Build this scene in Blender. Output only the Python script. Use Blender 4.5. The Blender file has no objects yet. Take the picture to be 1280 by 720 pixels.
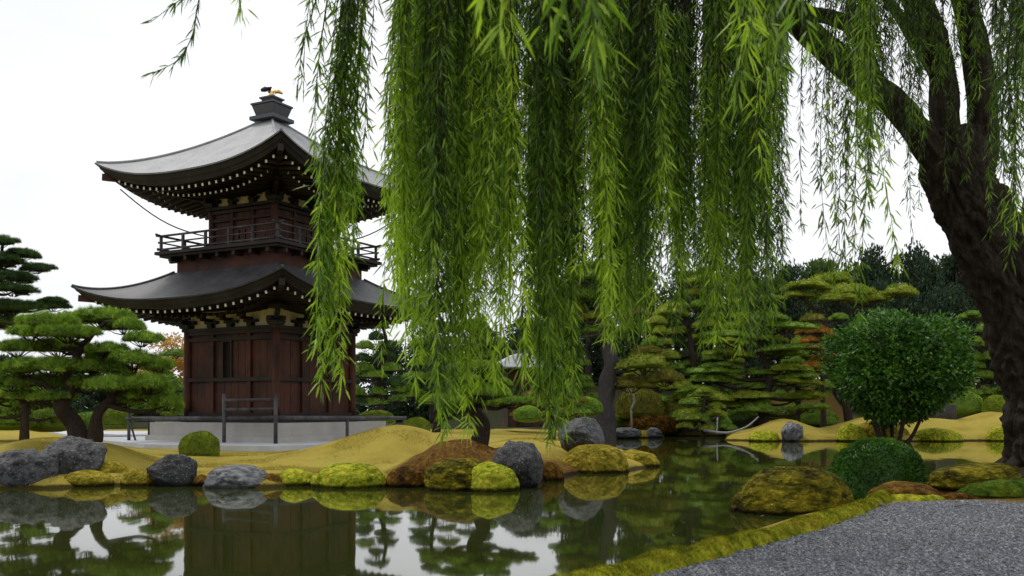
import bpy, bmesh, math, random
import numpy as np
from mathutils import Vector, noise as mn

# ------------------------------------------------------------------ camera, sky, sun, exposure
F, HZ, CH = 1200.0, 512.0, 1.5          # focal length in photo pixels, horizon row, camera height over the water
sc = bpy.context.scene
COL = sc.collection
cd = bpy.data.cameras.new('camera')
cam = bpy.data.objects.new('camera', cd); COL.objects.link(cam)
cam.location = (0, 0, CH); cam.rotation_euler = (math.radians(90), 0, 0)
cd.sensor_width = 36; cd.lens = 36*F/1280; cd.shift_y = (HZ-360)/1280
cd.clip_start = .05; cd.clip_end = 2000
cd.dof.use_dof = True; cd.dof.focus_distance = 26; cd.dof.aperture_fstop = 4.0
sc.camera = cam
w = bpy.data.worlds.new('World'); sc.world = w; w.use_nodes = True
SUN_EL, SUN_AZ = math.radians(60), math.radians(-48)
def build_world():
    nt = w.node_tree; N = nt.nodes; L = nt.links; N.clear()
    out = N.new('ShaderNodeOutputWorld'); bg = N.new('ShaderNodeBackground'); bg.inputs[1].default_value = .1
    sky = N.new('ShaderNodeTexSky'); sky.sky_type = 'NISHITA'; sky.sun_disc = False
    sky.sun_elevation = SUN_EL; sky.sun_rotation = SUN_AZ; sky.air_density = 1; sky.dust_density = 3
    tc = N.new('ShaderNodeTexCoord'); mp = N.new('ShaderNodeMapping'); mp.inputs['Scale'].default_value = (1, 1, 2.6)
    no = N.new('ShaderNodeTexNoise'); no.inputs['Scale'].default_value = 1.6; no.inputs['Detail'].default_value = 5
    cr = N.new('ShaderNodeValToRGB')
    cr.color_ramp.elements[0].position = .34; cr.color_ramp.elements[0].color = (7.0, 7.2, 7.45, 1)
    cr.color_ramp.elements[1].position = .7; cr.color_ramp.elements[1].color = (9.9, 10.0, 10.1, 1)
    mx = N.new('ShaderNodeMixRGB'); mx.inputs[0].default_value = .93
    L.new(tc.outputs['Generated'], mp.inputs[0]); L.new(mp.outputs[0], no.inputs[0]); L.new(no.outputs[0], cr.inputs[0])
    L.new(sky.outputs[0], mx.inputs[1]); L.new(cr.outputs[0], mx.inputs[2]); L.new(mx.outputs[0], bg.inputs[0]); L.new(bg.outputs[0], out.inputs[0])
build_world()
sd = bpy.data.lights.new('sun', 'SUN'); sd.energy = 1.2; sd.angle = math.radians(12); sd.color = (1, .96, .9)
sun = bpy.data.objects.new('sun', sd); COL.objects.link(sun)
sdir = Vector((math.sin(SUN_AZ)*math.cos(SUN_EL), math.cos(SUN_AZ)*math.cos(SUN_EL), math.sin(SUN_EL)))
sun.rotation_euler = sdir.to_track_quat('Z', 'Y').to_euler()
vs = sc.view_settings; vs.view_transform = 'Standard'; vs.look = 'None'; vs.exposure = .28; vs.gamma = 1
sc.cycles.max_bounces = 6; sc.cycles.transparent_max_bounces = 8; sc.cycles.diffuse_bounces = 3

RNG = np.random.default_rng(7); random.seed(7)
def P(px, py, Y): return Vector(((px-640)/F*Y, Y, CH-(py-HZ)/F*Y))     # photo pixel and distance -> point in metres

# ------------------------------------------------------------------ materials
MATS = {}
def mat(name, build):
    if name in MATS: return MATS[name]
    m = bpy.data.materials.new(name); m.use_nodes = True
    nt = m.node_tree; nt.nodes.clear()
    o = nt.nodes.new('ShaderNodeOutputMaterial'); b = nt.nodes.new('ShaderNodeBsdfPrincipled')
    nt.links.new(b.outputs[0], o.inputs[0]); build(nt, b, o); MATS[name] = m; return m
def node(nt, t, **k):
    n = nt.nodes.new(t)
    for a, v in k.items():
        if a in n.inputs: n.inputs[a].default_value = v
        else: setattr(n, a, v)
    return n
def ramp(nt, src, stops, interp='LINEAR'):
    r = nt.nodes.new('ShaderNodeValToRGB'); cr = r.color_ramp; cr.interpolation = interp
    while len(cr.elements) < len(stops): cr.elements.new(.5)
    for e, (p, c) in zip(cr.elements, stops): e.position = p; e.color = (*c, 1)
    nt.links.new(src, r.inputs[0]); return r.outputs[0]
def noisetex(nt, scale, detail=4, rough=.6, stretch=None, coord='Object'):
    tc = nt.nodes.new('ShaderNodeTexCoord'); n = node(nt, 'ShaderNodeTexNoise', Scale=scale, Detail=detail, Roughness=rough)
    if coord == 'World':
        src = nt.nodes.new('ShaderNodeNewGeometry').outputs['Position']
    else: src = tc.outputs[coord]
    if stretch:
        mp = node(nt, 'ShaderNodeMapping', Scale=stretch); nt.links.new(src, mp.inputs[0]); src = mp.outputs[0]
    nt.links.new(src, n.inputs['Vector']); return n.outputs['Fac']
def mixc(nt, f, a, b, mode='MIX'):
    m = nt.nodes.new('ShaderNodeMixRGB'); m.blend_type = mode
    for i, v in enumerate((f, a, b)):
        if hasattr(v, 'is_output'): nt.links.new(v, m.inputs[i])
        elif i == 0: m.inputs[0].default_value = v
        else: m.inputs[i].default_value = (*v, 1)
    return m.outputs[0]
def bump(nt, b, h, strength, dist=.02):
    bp = node(nt, 'ShaderNodeBump', Strength=strength, Distance=dist)
    nt.links.new(h, bp.inputs['Height']); nt.links.new(bp.outputs[0], b.inputs['Normal'])
def attr(nt, name='tint'):
    a = nt.nodes.new('ShaderNodeAttribute'); a.attribute_name = name; return a.outputs['Fac']

def foliage(name, c0, c1, c2, trans=.35, rough=.5, spec=.3, nscale=1.2):
    def f(nt, b, o):
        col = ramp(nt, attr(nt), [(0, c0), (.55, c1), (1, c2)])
        n = noisetex(nt, nscale, 3, coord='World')
        k = ramp(nt, n, [(.3, (.72, .76, .72)), (.7, (1.2, 1.15, 1.1))])
        col = mixc(nt, 1, col, k, 'MULTIPLY')
        nt.links.new(col, b.inputs['Base Color']); b.inputs['Roughness'].default_value = rough
        b.inputs['Specular IOR Level'].default_value = spec
        if trans > 0:
            t = nt.nodes.new('ShaderNodeBsdfTranslucent'); t2 = mixc(nt, 1, col, (1.35, 1.6, .6), 'MULTIPLY')
            nt.links.new(t2, t.inputs[0]); ms = node(nt, 'ShaderNodeMixShader'); ms.inputs[0].default_value = trans
            nt.links.new(b.outputs[0], ms.inputs[1]); nt.links.new(t.outputs[0], ms.inputs[2]); nt.links.new(ms.outputs[0], o.inputs[0])
    return mat(name, f)
M_WILLOW = foliage('willow_leaves', (.022, .042, .006), (.13, .24, .018), (.4, .55, .04), .38, .42, .3)
M_PINE = foliage('pine_needles', (.04, .075, .012), (.2, .33, .035), (.46, .58, .08), .22, .6)
M_PINE_LIME = foliage('pine_needles_lime', (.07, .1, .012), (.3, .36, .03), (.5, .52, .05), .2, .6)
M_PINE_DARK = foliage('pine_needles_dark', (.02, .045, .014), (.06, .12, .028), (.12, .2, .045), .15, .6)
M_PINE_OLIVE = foliage('olive_foliage', (.07, .075, .012), (.2, .19, .022), (.34, .3, .035), .12, .7)
M_ORANGE = foliage('autumn_leaves', (.28, .12, .02), (.46, .22, .03), (.42, .34, .06), .3, .6)
M_GLOSSY = foliage('camellia_leaves', (.012, .042, .006), (.04, .12, .012), (.12, .25, .022), .18, .42, .28)
M_FOREST = foliage('forest_leaves', (.014, .032, .016), (.024, .05, .022), (.045, .08, .028), .1, .6, nscale=.35)
M_FOREST2 = foliage('forest_leaves_bright', (.04, .075, .018), (.08, .14, .025), (.14, .21, .04), .2, .6, nscale=.35)
M_TOPIARY = foliage('topiary_leaves', (.06, .1, .01), (.22, .29, .02), (.42, .46, .04), .15, .5)
def core(name, c):
    def f(nt, b, o):
        n = noisetex(nt, 9, 4); nt.links.new(ramp(nt, n, [(.3, tuple(v*.6 for v in c)), (.7, c)]), b.inputs['Base Color'])
        b.inputs['Roughness'].default_value = .9; bump(nt, b, n, .8, .05)
    return mat(name, f)
def wet(nt, col, dark=(.12, .11, .1), top=.075):  # dark foot band: undercut shade painted into the colour, along with wet staining
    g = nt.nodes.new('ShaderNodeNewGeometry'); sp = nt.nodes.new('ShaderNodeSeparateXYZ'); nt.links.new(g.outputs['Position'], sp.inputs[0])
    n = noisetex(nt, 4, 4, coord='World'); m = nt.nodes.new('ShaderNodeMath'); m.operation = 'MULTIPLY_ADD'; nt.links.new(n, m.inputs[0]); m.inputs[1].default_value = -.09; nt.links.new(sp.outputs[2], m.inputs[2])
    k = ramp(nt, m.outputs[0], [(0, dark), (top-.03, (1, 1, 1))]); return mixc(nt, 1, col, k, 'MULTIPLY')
def mossmat(name, a, bcol, c, stripe=0):
    def f(nt, b, o):
        n1 = noisetex(nt, 2.6, 7, .75, coord='World', stretch=(1, 1, 1+stripe)); n2 = noisetex(nt, 26, 3, coord='World')
        col = ramp(nt, n1, [(.38, a), (.5, bcol), (.61, c)])
        col = mixc(nt, 1, col, ramp(nt, n2, [(.3, (.6, .62, .6)), (.7, (1.25, 1.2, 1.1))]), 'MULTIPLY')
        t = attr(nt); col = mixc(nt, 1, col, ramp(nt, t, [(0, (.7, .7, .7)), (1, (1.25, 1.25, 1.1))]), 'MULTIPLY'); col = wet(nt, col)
        nt.links.new(col, b.inputs['Base Color']); b.inputs['Roughness'].default_value = .95; b.inputs['Specular IOR Level'].default_value = .1
        v = node(nt, 'ShaderNodeTexVoronoi', Scale=11.0); v.feature = 'SMOOTH_F1'; g = nt.nodes.new('ShaderNodeNewGeometry'); va = nt.nodes.new('ShaderNodeVectorMath'); va.operation = 'ADD'
        nc = node(nt, 'ShaderNodeTexNoise', Scale=6.0, Detail=3.0); nt.links.new(g.outputs['Position'], nc.inputs['Vector']); vs2 = nt.nodes.new('ShaderNodeVectorMath'); vs2.operation = 'SCALE'; vs2.inputs['Scale'].default_value = .12; nt.links.new(nc.outputs['Color'], vs2.inputs[0])
        nt.links.new(g.outputs['Position'], va.inputs[0]); nt.links.new(vs2.outputs[0], va.inputs[1]); nt.links.new(va.outputs[0], v.inputs['Vector'])
        hh = ramp(nt, v.outputs['Distance'], [(0, (1, 1, 1)), (.75, (0, 0, 0))]); hh = mixc(nt, .3, hh, n2)
        ck = ramp(nt, v.outputs['Distance'], [(.3, (1.12, 1.12, 1.08)), (.7, (.62, .58, .55))]); col = mixc(nt, 1, col, ck, 'MULTIPLY'); nt.links.new(col, b.inputs['Base Color'])
        bump(nt, b, hh, 1, .09)
    return mat(name, f)
M_MOSS_LIME = mossmat('lime_moss', (.18, .22, .012), (.4, .45, .03), (.55, .52, .06))
M_MOSS_YEL = mossmat('yellow_moss', (.14, .13, .012), (.34, .28, .03), (.42, .33, .05))
M_MOSS_BROWN = mossmat('brown_moss', (.045, .024, .008), (.17, .085, .015), (.27, .17, .03))
M_MOSS_MIX = mossmat('patchy_moss', (.03, .024, .006), (.13, .12, .01), (.33, .27, .022), 2)
M_MOSS_DARK = mossmat('dark_moss', (.03, .055, .008), (.08, .14, .014), (.16, .22, .02))
def rockmat(name, lo, hi, speck=.5, sc_=(.42, .43, .42)):
    def f(nt, b, o):
        n1 = noisetex(nt, 3, 7, .7); n2 = noisetex(nt, 14, 5, .7)
        col = ramp(nt, n1, [(.42, lo), (.6, hi)])
        v = node(nt, 'ShaderNodeTexVoronoi', Scale=9.0); tc = nt.nodes.new('ShaderNodeTexCoord')
        nz = node(nt, 'ShaderNodeTexNoise', Scale=5.0, Detail=6.0); nt.links.new(tc.outputs['Object'], nz.inputs['Vector'])
        mv = mixc(nt, .35, (0, 0, 0), (0, 0, 0)); va = nt.nodes.new('ShaderNodeVectorMath'); va.operation = 'ADD'
        nt.links.new(tc.outputs['Object'], va.inputs[0]); nt.links.new(nz.outputs['Color'], va.inputs[1]); nt.links.new(va.outputs[0], v.inputs['Vector'])
        sp = ramp(nt, n2, [(.62-.08*speck, (0, 0, 0)), (.68, (1, 1, 1))])
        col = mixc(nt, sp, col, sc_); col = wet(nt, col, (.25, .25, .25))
        nt.links.new(col, b.inputs['Base Color']); b.inputs['Roughness'].default_value = .6
        bump(nt, b, mixc(nt, .5, n1, n2), 1, .09)
    return mat(name, f)
M_ROCK = rockmat('grey_rock', (.008, .008, .01), (.085, .085, .092), .8, (.3, .3, .31))
M_ROCK_DARK = rockmat('dark_rock', (.008, .008, .009), (.03, .03, .032), .8, (.3, .3, .3))
M_ROCK_LIGHT = rockmat('pale_rock', (.04, .04, .045), (.26, .26, .27), .4)
def woodmat(name, lo, hi, axis=(14, 14, 1.2), rough=.65, spec=.3):
    def f(nt, b, o):
        n = noisetex(nt, 1.6, 6, .65, stretch=axis); n2 = noisetex(nt, .9, 3)
        col = ramp(nt, n, [(.28, lo), (.72, hi)])
        col = mixc(nt, 1, col, ramp(nt, n2, [(.35, (.45, .42, .42)), (.65, (1.5, 1.45, 1.4))]), 'MULTIPLY')
        nt.links.new(col, b.inputs['Base Color']); b.inputs['Roughness'].default_value = rough; b.inputs['Specular IOR Level'].default_value = spec
        bump(nt, b, n, .35, .01)
    return mat(name, f)
M_WOOD = woodmat('reddish_wood', (.01, .005, .004), (.085, .024, .011))
M_WOOD_DK = woodmat('dark_timber', (.007, .005, .005), (.03, .019, .015))
M_WOOD_RED = woodmat('red_timber', (.02, .007, .005), (.07, .018, .01), (3, 3, 3))
M_WOOD_GREY = woodmat('weathered_wood', (.03, .03, .034), (.09, .09, .1), (3, 3, 3))
M_BLACK = woodmat('blackened_wood', (.006, .006, .007), (.02, .018, .018), (3, 3, 3))
def barkmat(name, lo, hi, sc_=1.0, rough=.9):
    def f(nt, b, o):
        n = noisetex(nt, 3*sc_, 8, .7, stretch=(5, 5, .8)); n2 = noisetex(nt, 8*sc_, 5, .7)
        col = ramp(nt, n, [(.3, lo), (.68, hi)]); col = mixc(nt, .4, col, ramp(nt, n2, [(.3, lo), (.7, hi)]))
        nt.links.new(col, b.inputs['Base Color']); b.inputs['Roughness'].default_value = rough; b.inputs['Specular IOR Level'].default_value = .15
        bump(nt, b, n, 1, .12)
    return mat(name, f)
M_BARK = barkmat('willow_bark', (.008, .0065, .005), (.085, .066, .046))
M_BARK_PINE = barkmat('pine_bark', (.022, .016, .012), (.09, .065, .05), 2)
M_BARK_GREY = barkmat('grey_bark', (.03, .027, .025), (.11, .1, .095), 1)
M_BARK_PALE = barkmat('bleached_wood', (.2, .2, .2), (.42, .42, .41), 1)
def roofmat(name, lo, hi, ws, rough):
    def f(nt, b, o):
        tc = nt.nodes.new('ShaderNodeTexCoord'); n = noisetex(nt, 1.8, 7, .7); n2 = noisetex(nt, 14, 4, .6, stretch=(1, 1, 6))
        wv = node(nt, 'ShaderNodeTexWave', Scale=ws, Distortion=.25); wv.bands_direction = 'Z'; wv.wave_profile = 'SAW'; nt.links.new(tc.outputs['Object'], wv.inputs['Vector'])
        col = ramp(nt, n, [(.3, lo), (.7, hi)]); col = mixc(nt, 1, col, ramp(nt, n2, [(.3, (.7, .7, .7)), (.7, (1.15, 1.15, 1.15))]), 'MULTIPLY')
        col = mixc(nt, 1, col, ramp(nt, wv.outputs['Fac'], [(0, (.6, .6, .6)), (.25, (1, 1, 1))]), 'MULTIPLY')
        nt.links.new(col, b.inputs['Base Color']); b.inputs['Roughness'].default_value = rough; bump(nt, b, mixc(nt, .5, n2, wv.outputs['Fac']), .5, .02)
    return mat(name, f)
M_ROOF = roofmat('weathered_copper_roof', (.22, .225, .238), (.38, .385, .4), 4.5, .6)
M_ROOF_DK = roofmat('dark_shingle_roof', (.025, .025, .028), (.085, .085, .09), 5.5, .5)
def flat(name, c, rough=.7, metal=0, ns=6, var=.2):
    def f(nt, b, o):
        n = noisetex(nt, ns, 6, .65); nt.links.new(ramp(nt, n, [(.3, tuple(v*(1-var) for v in c)), (.7, tuple(v*(1+var) for v in c))]), b.inputs['Base Color'])
        b.inputs['Roughness'].default_value = rough; b.inputs['Metallic'].default_value = metal; bump(nt, b, n, .15, .01)
    return mat(name, f)
M_PLASTER = flat('cream_plaster', (.62, .56, .36)); M_WHITE = flat('white_paint', (.8, .8, .78)); M_GOLD = flat('gilded_metal', (.75, .48, .14), .35, .8)
M_STONE = flat('pale_stone', (.42, .4, .375), .8, 0, 1.5, .14); M_IRON = flat('dark_roof_iron', (.06, .065, .08), .5, .3); M_VOID = flat('dark_interior', (.006, .005, .005), .9)
M_PAVE = flat('pale_paving', (.5, .51, .54), .8, 0, 2, .12); M_SNOW = flat('pale_roof_tile', (.33, .34, .37), .5, 0, 3)

# ------------------------------------------------------------------ mesh helpers
def link(name, me, parent=None, loc=None):
    o = bpy.data.objects.new(name, me); COL.objects.link(o)
    if parent is not None: o.parent = parent
    if loc is not None: o.location = loc
    return o
def tag(o, label=None, cat=None, group=None, kind=None):
    if label: o['label'] = label
    if cat: o['category'] = cat
    if group: o['group'] = group
    if kind: o['kind'] = kind
    return o
def thing(name, loc, label, cat, group=None, rz=0):
    o = link(name, None); o.location = loc; o.rotation_euler = (0, 0, rz); return tag(o, label, cat, group)
def mesh_np(name, V, faces, mats, tint=None, midx=None, smooth=False):
    """faces: list of int arrays (n,k)"""
    me = bpy.data.meshes.new(name); V = np.asarray(V, dtype=np.float32)
    loops = np.concatenate([f.reshape(-1) for f in faces]).astype(np.int32)
    tot = np.concatenate([np.full(len(f), f.shape[1]) for f in faces]).astype(np.int32)
    me.vertices.add(len(V)); me.vertices.foreach_set('co', V.reshape(-1))
    me.loops.add(len(loops)); me.loops.foreach_set('vertex_index', loops)
    me.polygons.add(len(tot)); me.polygons.foreach_set('loop_start', np.concatenate([[0], np.cumsum(tot)[:-1]]).astype(np.int32))
    me.polygons.foreach_set('loop_total', tot)
    if midx is not None: me.polygons.foreach_set('material_index', np.asarray(midx, dtype=np.int32))
    me.polygons.foreach_set('use_smooth', np.full(len(tot), bool(smooth)))
    me.update(calc_edges=True)
    if tint is not None:
        a = me.attributes.new('tint', 'FLOAT', 'POINT'); a.data.foreach_set('value', np.asarray(tint, dtype=np.float32))
    for m in (mats if isinstance(mats, (list, tuple)) else [mats]): me.materials.append(m)
    return me
class MB:
    """collects pieces of one mesh"""
    def __init__(s): s.v = []; s.f3 = []; s.f4 = []; s.t = []; s.m3 = []; s.m4 = []; s.n = 0
    def add(s, V, f3=None, f4=None, tint=None, m=0):
        V = np.asarray(V, dtype=np.float64).reshape(-1, 3)
        if f3 is not None and len(f3): s.f3.append(np.asarray(f3)+s.n); s.m3.append(np.full(len(f3), m))
        if f4 is not None and len(f4): s.f4.append(np.asarray(f4)+s.n); s.m4.append(np.full(len(f4), m))
        s.t.append(np.full(len(V), .5) if tint is None else np.broadcast_to(tint, (len(V),)).astype(float)); s.v.append(V); s.n += len(V)
    def mesh(s, name, mats, smooth=False):
        fs = []; ms = []
        if s.f3: fs.append(np.concatenate(s.f3)); ms.append(np.concatenate(s.m3))
        if s.f4: fs.append(np.concatenate(s.f4)); ms.append(np.concatenate(s.m4))
        return mesh_np(name, np.concatenate(s.v), fs, mats, np.concatenate(s.t), np.concatenate(ms), smooth)
    def build(s, name, mats, parent=None, smooth=False, loc=None): return link(name, s.mesh(name, mats, smooth), parent, loc)
    def box(s, c, size, rz=0, m=0, taper=1, bev=0):
        x, y, z = [v/2 for v in size]; V = []
        for zz, k in ((-z, 1), (z, taper)):
            for sx, sy in ((-1, -1), (1, -1), (1, 1), (-1, 1)): V.append((sx*x*k, sy*y*k, zz))
        V = np.array(V); ca, sa = math.cos(rz), math.sin(rz)
        V = np.stack([V[:, 0]*ca-V[:, 1]*sa, V[:, 0]*sa+V[:, 1]*ca, V[:, 2]], 1)+np.array(c)
        s.add(V, None, [(3, 2, 1, 0), (4, 5, 6, 7), (0, 1, 5, 4), (1, 2, 6, 5), (2, 3, 7, 6), (3, 0, 4, 7)], m=m)
    def beam(s, a, b, wd, h, m=0):
        a = np.array(a, float); b = np.array(b, float); d = b-a; d /= np.linalg.norm(d)
        up = np.array([0, 0, 1.]) if abs(d[2]) < .95 else np.array([1., 0, 0])
        r = np.cross(d, up); r /= np.linalg.norm(r); u = np.cross(r, d); V = []
        for p in (a, b):
            for sx, sy in ((-1, -1), (1, -1), (1, 1), (-1, 1)): V.append(p+r*sx*wd/2+u*sy*h/2)
        s.add(V, None, [(0, 1, 2, 3), (7, 6, 5, 4), (4, 5, 1, 0), (5, 6, 2, 1), (6, 7, 3, 2), (7, 4, 0, 3)], m=m)
    def tube(s, pts, rad, n=10, rough=0, m=0, seed=0, cap=True, tint=None, ridge=0):
        pts = np.array([tuple(p) for p in pts], float); K = len(pts)
        rad = np.broadcast_to(np.array(rad, float), (K,)).copy()
        T = np.gradient(pts, axis=0); T /= np.linalg.norm(T, axis=1)[:, None]+1e-9
        ref = np.array([0, 1., 0]) if abs(T[0][1]) < .8 else np.array([1., 0, 0]); V = []
        for k in range(K):
            r = np.cross(T[k], ref); r /= np.linalg.norm(r)+1e-9; u = np.cross(r, T[k]); ref = u if False else ref
            for i in range(n):
                a = 2*math.pi*i/n; q = rad[k]
                if rough: q *= 1+rough*mn.noise(Vector((math.cos(a)*2.2+seed, math.sin(a)*2.2, pts[k][2]*1.1+k*.05)))+rough*.5*mn.noise(Vector((math.cos(a)*6+seed, math.sin(a)*6, pts[k][2]*1.6)))
                if ridge: q *= 1-ridge*abs(mn.fractal(Vector((math.cos(a)*4.5, math.sin(a)*4.5+seed, k*.16)), 1.0, 2.0, 3))
                V.append(pts[k]+(r*math.cos(a)+u*math.sin(a))*q)
        f4 = [(k*n+i, k*n+(i+1) % n, (k+1)*n+(i+1) % n, (k+1)*n+i) for k in range(K-1) for i in range(n)]; f3 = []
        if cap:
            V += [pts[0], pts[-1]]; b = K*n
            f3 = [(b, (i+1) % n, i) for i in range(n)]+[(b+1, (K-1)*n+i, (K-1)*n+(i+1) % n) for i in range(n)]
        s.add(V, f3, f4, m=m, tint=tint)
def spline(pts, n):
    pts = np.array([tuple(p) for p in pts], float); K = len(pts)
    if K == 2: return pts[0]+(pts[1]-pts[0])*np.linspace(0, 1, n)[:, None]
    Q = np.vstack([2*pts[0]-pts[1], pts, 2*pts[-1]-pts[-2]]); out = []
    for t in np.linspace(0, K-1-1e-6, n):
        i = int(t); f_ = t-i; p0, p1, p2, p3 = Q[i:i+4]
        out.append(.5*((2*p1)+(-p0+p2)*f_+(2*p0-5*p1+4*p2-p3)*f_**2+(-p0+3*p1-3*p2+p3)*f_**3))
    return np.array(out)
def norm(a): return a/(np.linalg.norm(a, axis=-1, keepdims=True)+1e-9)
def leaves(mb, Pn, D, Ln, Wd, tint, rng, droop=.25, m=0):
    """lance-shaped leaves with a fold and a droop"""
    n = len(Pn); D = norm(D); R = norm(np.cross(D, norm(rng.normal(size=(n, 3))))); U = np.cross(R, D)
    Ln = Ln[:, None]; Wd = Wd[:, None]; dz = np.array([0, 0, -1.])*Ln*droop
    c1 = Pn+D*Ln*.33; c2 = Pn+D*Ln*.7+dz*.4; tip = Pn+D*Ln+dz
    V = np.stack([Pn, c1+R*Wd*.5+U*Wd*.15, c1-R*Wd*.5+U*Wd*.15, c2+R*Wd*.38, c2-R*Wd*.38, tip], 1).reshape(-1, 3)
    b = (np.arange(n)*6)[:, None]
    f3 = np.concatenate([b+np.array([[0, 1, 2]]), b+np.array([[3, 5, 4]])]); f4 = b+np.array([[2, 1, 3, 4]])
    mb.add(V, f3, f4, np.repeat(tint, 6), m)
def oval(mb, Pn, D, Ln, Wd, tint, rng, m=0, Nr=None):
    n = len(Pn); D = norm(D); q = norm(rng.normal(size=(n, 3))) if Nr is None else norm(Nr)
    R = norm(np.cross(D, q)); Ln = Ln[:, None]; Wd = Wd[:, None]
    V = np.stack([Pn, Pn+D*Ln*.45+R*Wd*.5, Pn+D*Ln, Pn+D*Ln*.45-R*Wd*.5], 1).reshape(-1, 3)
    mb.add(V, None, (np.arange(n)*4)[:, None]+np.array([[0, 1, 2, 3]]), np.repeat(tint, 4), m)
def blades(mb, Pn, D, Ln, Wd, tint, rng, m=0):
    n = len(Pn); D = norm(D); R = norm(np.cross(D, norm(rng.normal(size=(n, 3)))))*Wd[:, None]/2
    V = np.stack([Pn-R, Pn+R, Pn+D*Ln[:, None]], 1).reshape(-1, 3)
    mb.add(V, (np.arange(n)*3)[:, None]+np.array([[0, 1, 2]]), None, np.repeat(tint, 3), m)
_ico = {}
def ico(sub):
    if sub not in _ico:
        bm = bmesh.new(); bmesh.ops.create_icosphere(bm, subdivisions=sub, radius=1)
        _ico[sub] = (np.array([v.co[:] for v in bm.verts]), np.array([[v.index for v in f.verts] for f in bm.faces])); bm.free()
    return _ico[sub]
def nz(V, s, seed, octv=3): return np.array([mn.fractal(Vector((v[0]*s+seed, v[1]*s-seed*.7, v[2]*s+seed*1.3)), 1.0, 2.0, octv) for v in V])
def with_mat(o, m):
    o.material_slots[0].link = 'OBJECT'; o.material_slots[0].material = m

# ------------------------------------------------------------------ terrain
def WL(px, py): Y = CH*F/(py-HZ); return ((px-640)/F*Y, Y)
POND = [WL(*p) for p in [(-260, 616), (-60, 612), (65, 611), (130, 607), (245, 607), (330, 611), (390, 606), (480, 609), (530, 607), (580, 612), (650, 609), (690, 600), (735, 590), (790, 588), (822, 582), (828, 577), (790, 570), (740, 560), (735, 552), (760, 547), (830, 545), (905, 545)]]
POND += [((px-640)/F*Y, Y) for px, Y in [(905, 47), (1000, 45), (1060, 46), (1130, 45), (1200, 46), (1265, 46.5)]]+[(30, 46), (36, 38), (26, 28)]
POND += [WL(1268, 590), WL(1200, 600), WL(1150, 612), WL(1100, 628), WL(1060, 638), WL(960, 660), WL(860, 693), WL(740, 720), (-.1, 7.2), (-1.2, 5.8), (-3.2, 4.6), (-6, 3.9), (-10, 3.4), (-16, 3.2), (-26, 6), (-24, 14)]
PA = np.array(POND); PB = np.roll(PA, -1, axis=0)
def sdist(X, Y):
    """signed distance to the pond: positive on land"""
    X = np.asarray(X, float); Y = np.asarray(Y, float); best = np.full(X.shape, 1e9); ins = np.zeros(X.shape, bool)
    for (ax, ay), (bx, by) in zip(PA, PB):
        dx, dy = bx-ax, by-ay; t = np.clip(((X-ax)*dx+(Y-ay)*dy)/(dx*dx+dy*dy), 0, 1)
        best = np.minimum(best, np.hypot(X-ax-t*dx, Y-ay-t*dy))
        c = ((ay > Y) != (by > Y)); xi = ax+(Y-ay)/(dy if dy else 1e-9)*dx; ins ^= c & (X < xi)
    return np.where(ins, -best, best)
MOUNDS = []     # (cx, cy, height, rx, ry)
def mound(px, py, Y, rpx, ry, base=.4):
    p = P(px, py, Y); MOUNDS.append((p.x, p.y, p.z-base, rpx/F*Y, ry))
mound(452, 533, 24.5, 72, 2.0, .6); mound(520, 536, 25, 60, 2.2, .44)
mound(60, 541, 23.5, 90, 2.6, .42); mound(130, 551, 21.8, 50, 1.3, .4)
mound(600, 555, 20.8, 62, 1.4, .36); mound(655, 541, 26, 60, 2, .42); mound(560, 560, 20, 60, 1, .3)
mound(978, 519, 49.5, 42, 1.9, .5); mound(1100, 517, 51, 55, 2.5, .5); mound(1240, 512, 50, 45, 2.4, .5); mound(1175, 523, 49, 50, 1.8, .5); mound(1350, 508, 50, 60, 3, .5)
mound(1022, 470, 64, 22, 3.5, 1.2)
MOUNDS += [(8.7, 15.0, .34, 1.7, 1.2), (11, 15.5, .4, 2.5, 1.8)]
def H(X, Y):
    d = sdist(X, Y)
    far = np.clip((Y-14)/20, 0, 1)
    z = .2+.22*far*np.clip(d/6, 0, 1)
    hill = np.clip((Y-58)/22, 0, 1)**1.3*3.2*np.clip((X+6)/8, 0, 1)
    z = z+hill
    for cx, cy, h, rx, ry in MOUNDS:
        q = ((X-cx)/rx)**2+((Y-cy)/ry)**2; z = z+h*np.exp(-q*1.1)*np.clip(d/.5, 0, 1)
    edge = np.clip(d/.45, 0, 1)**.6
    return np.where(d > 0, -.05+(z+.05)*edge, -.05-np.clip(-d, 0, 1.2)*.7)
def Hs(x, y): return float(H(np.array([x]), np.array([y]))[0])
def gspace(knots):
    out = [knots[0][0]]
    for (a, s0), (b, s1) in zip(knots, knots[1:]):
        x = a
        while x < b-1e-6: x += s0+(s1-s0)*(x-a)/(b-a)+1e-3; out.append(min(x, b))
    return np.array(sorted(set(np.round(out, 4))))
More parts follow.
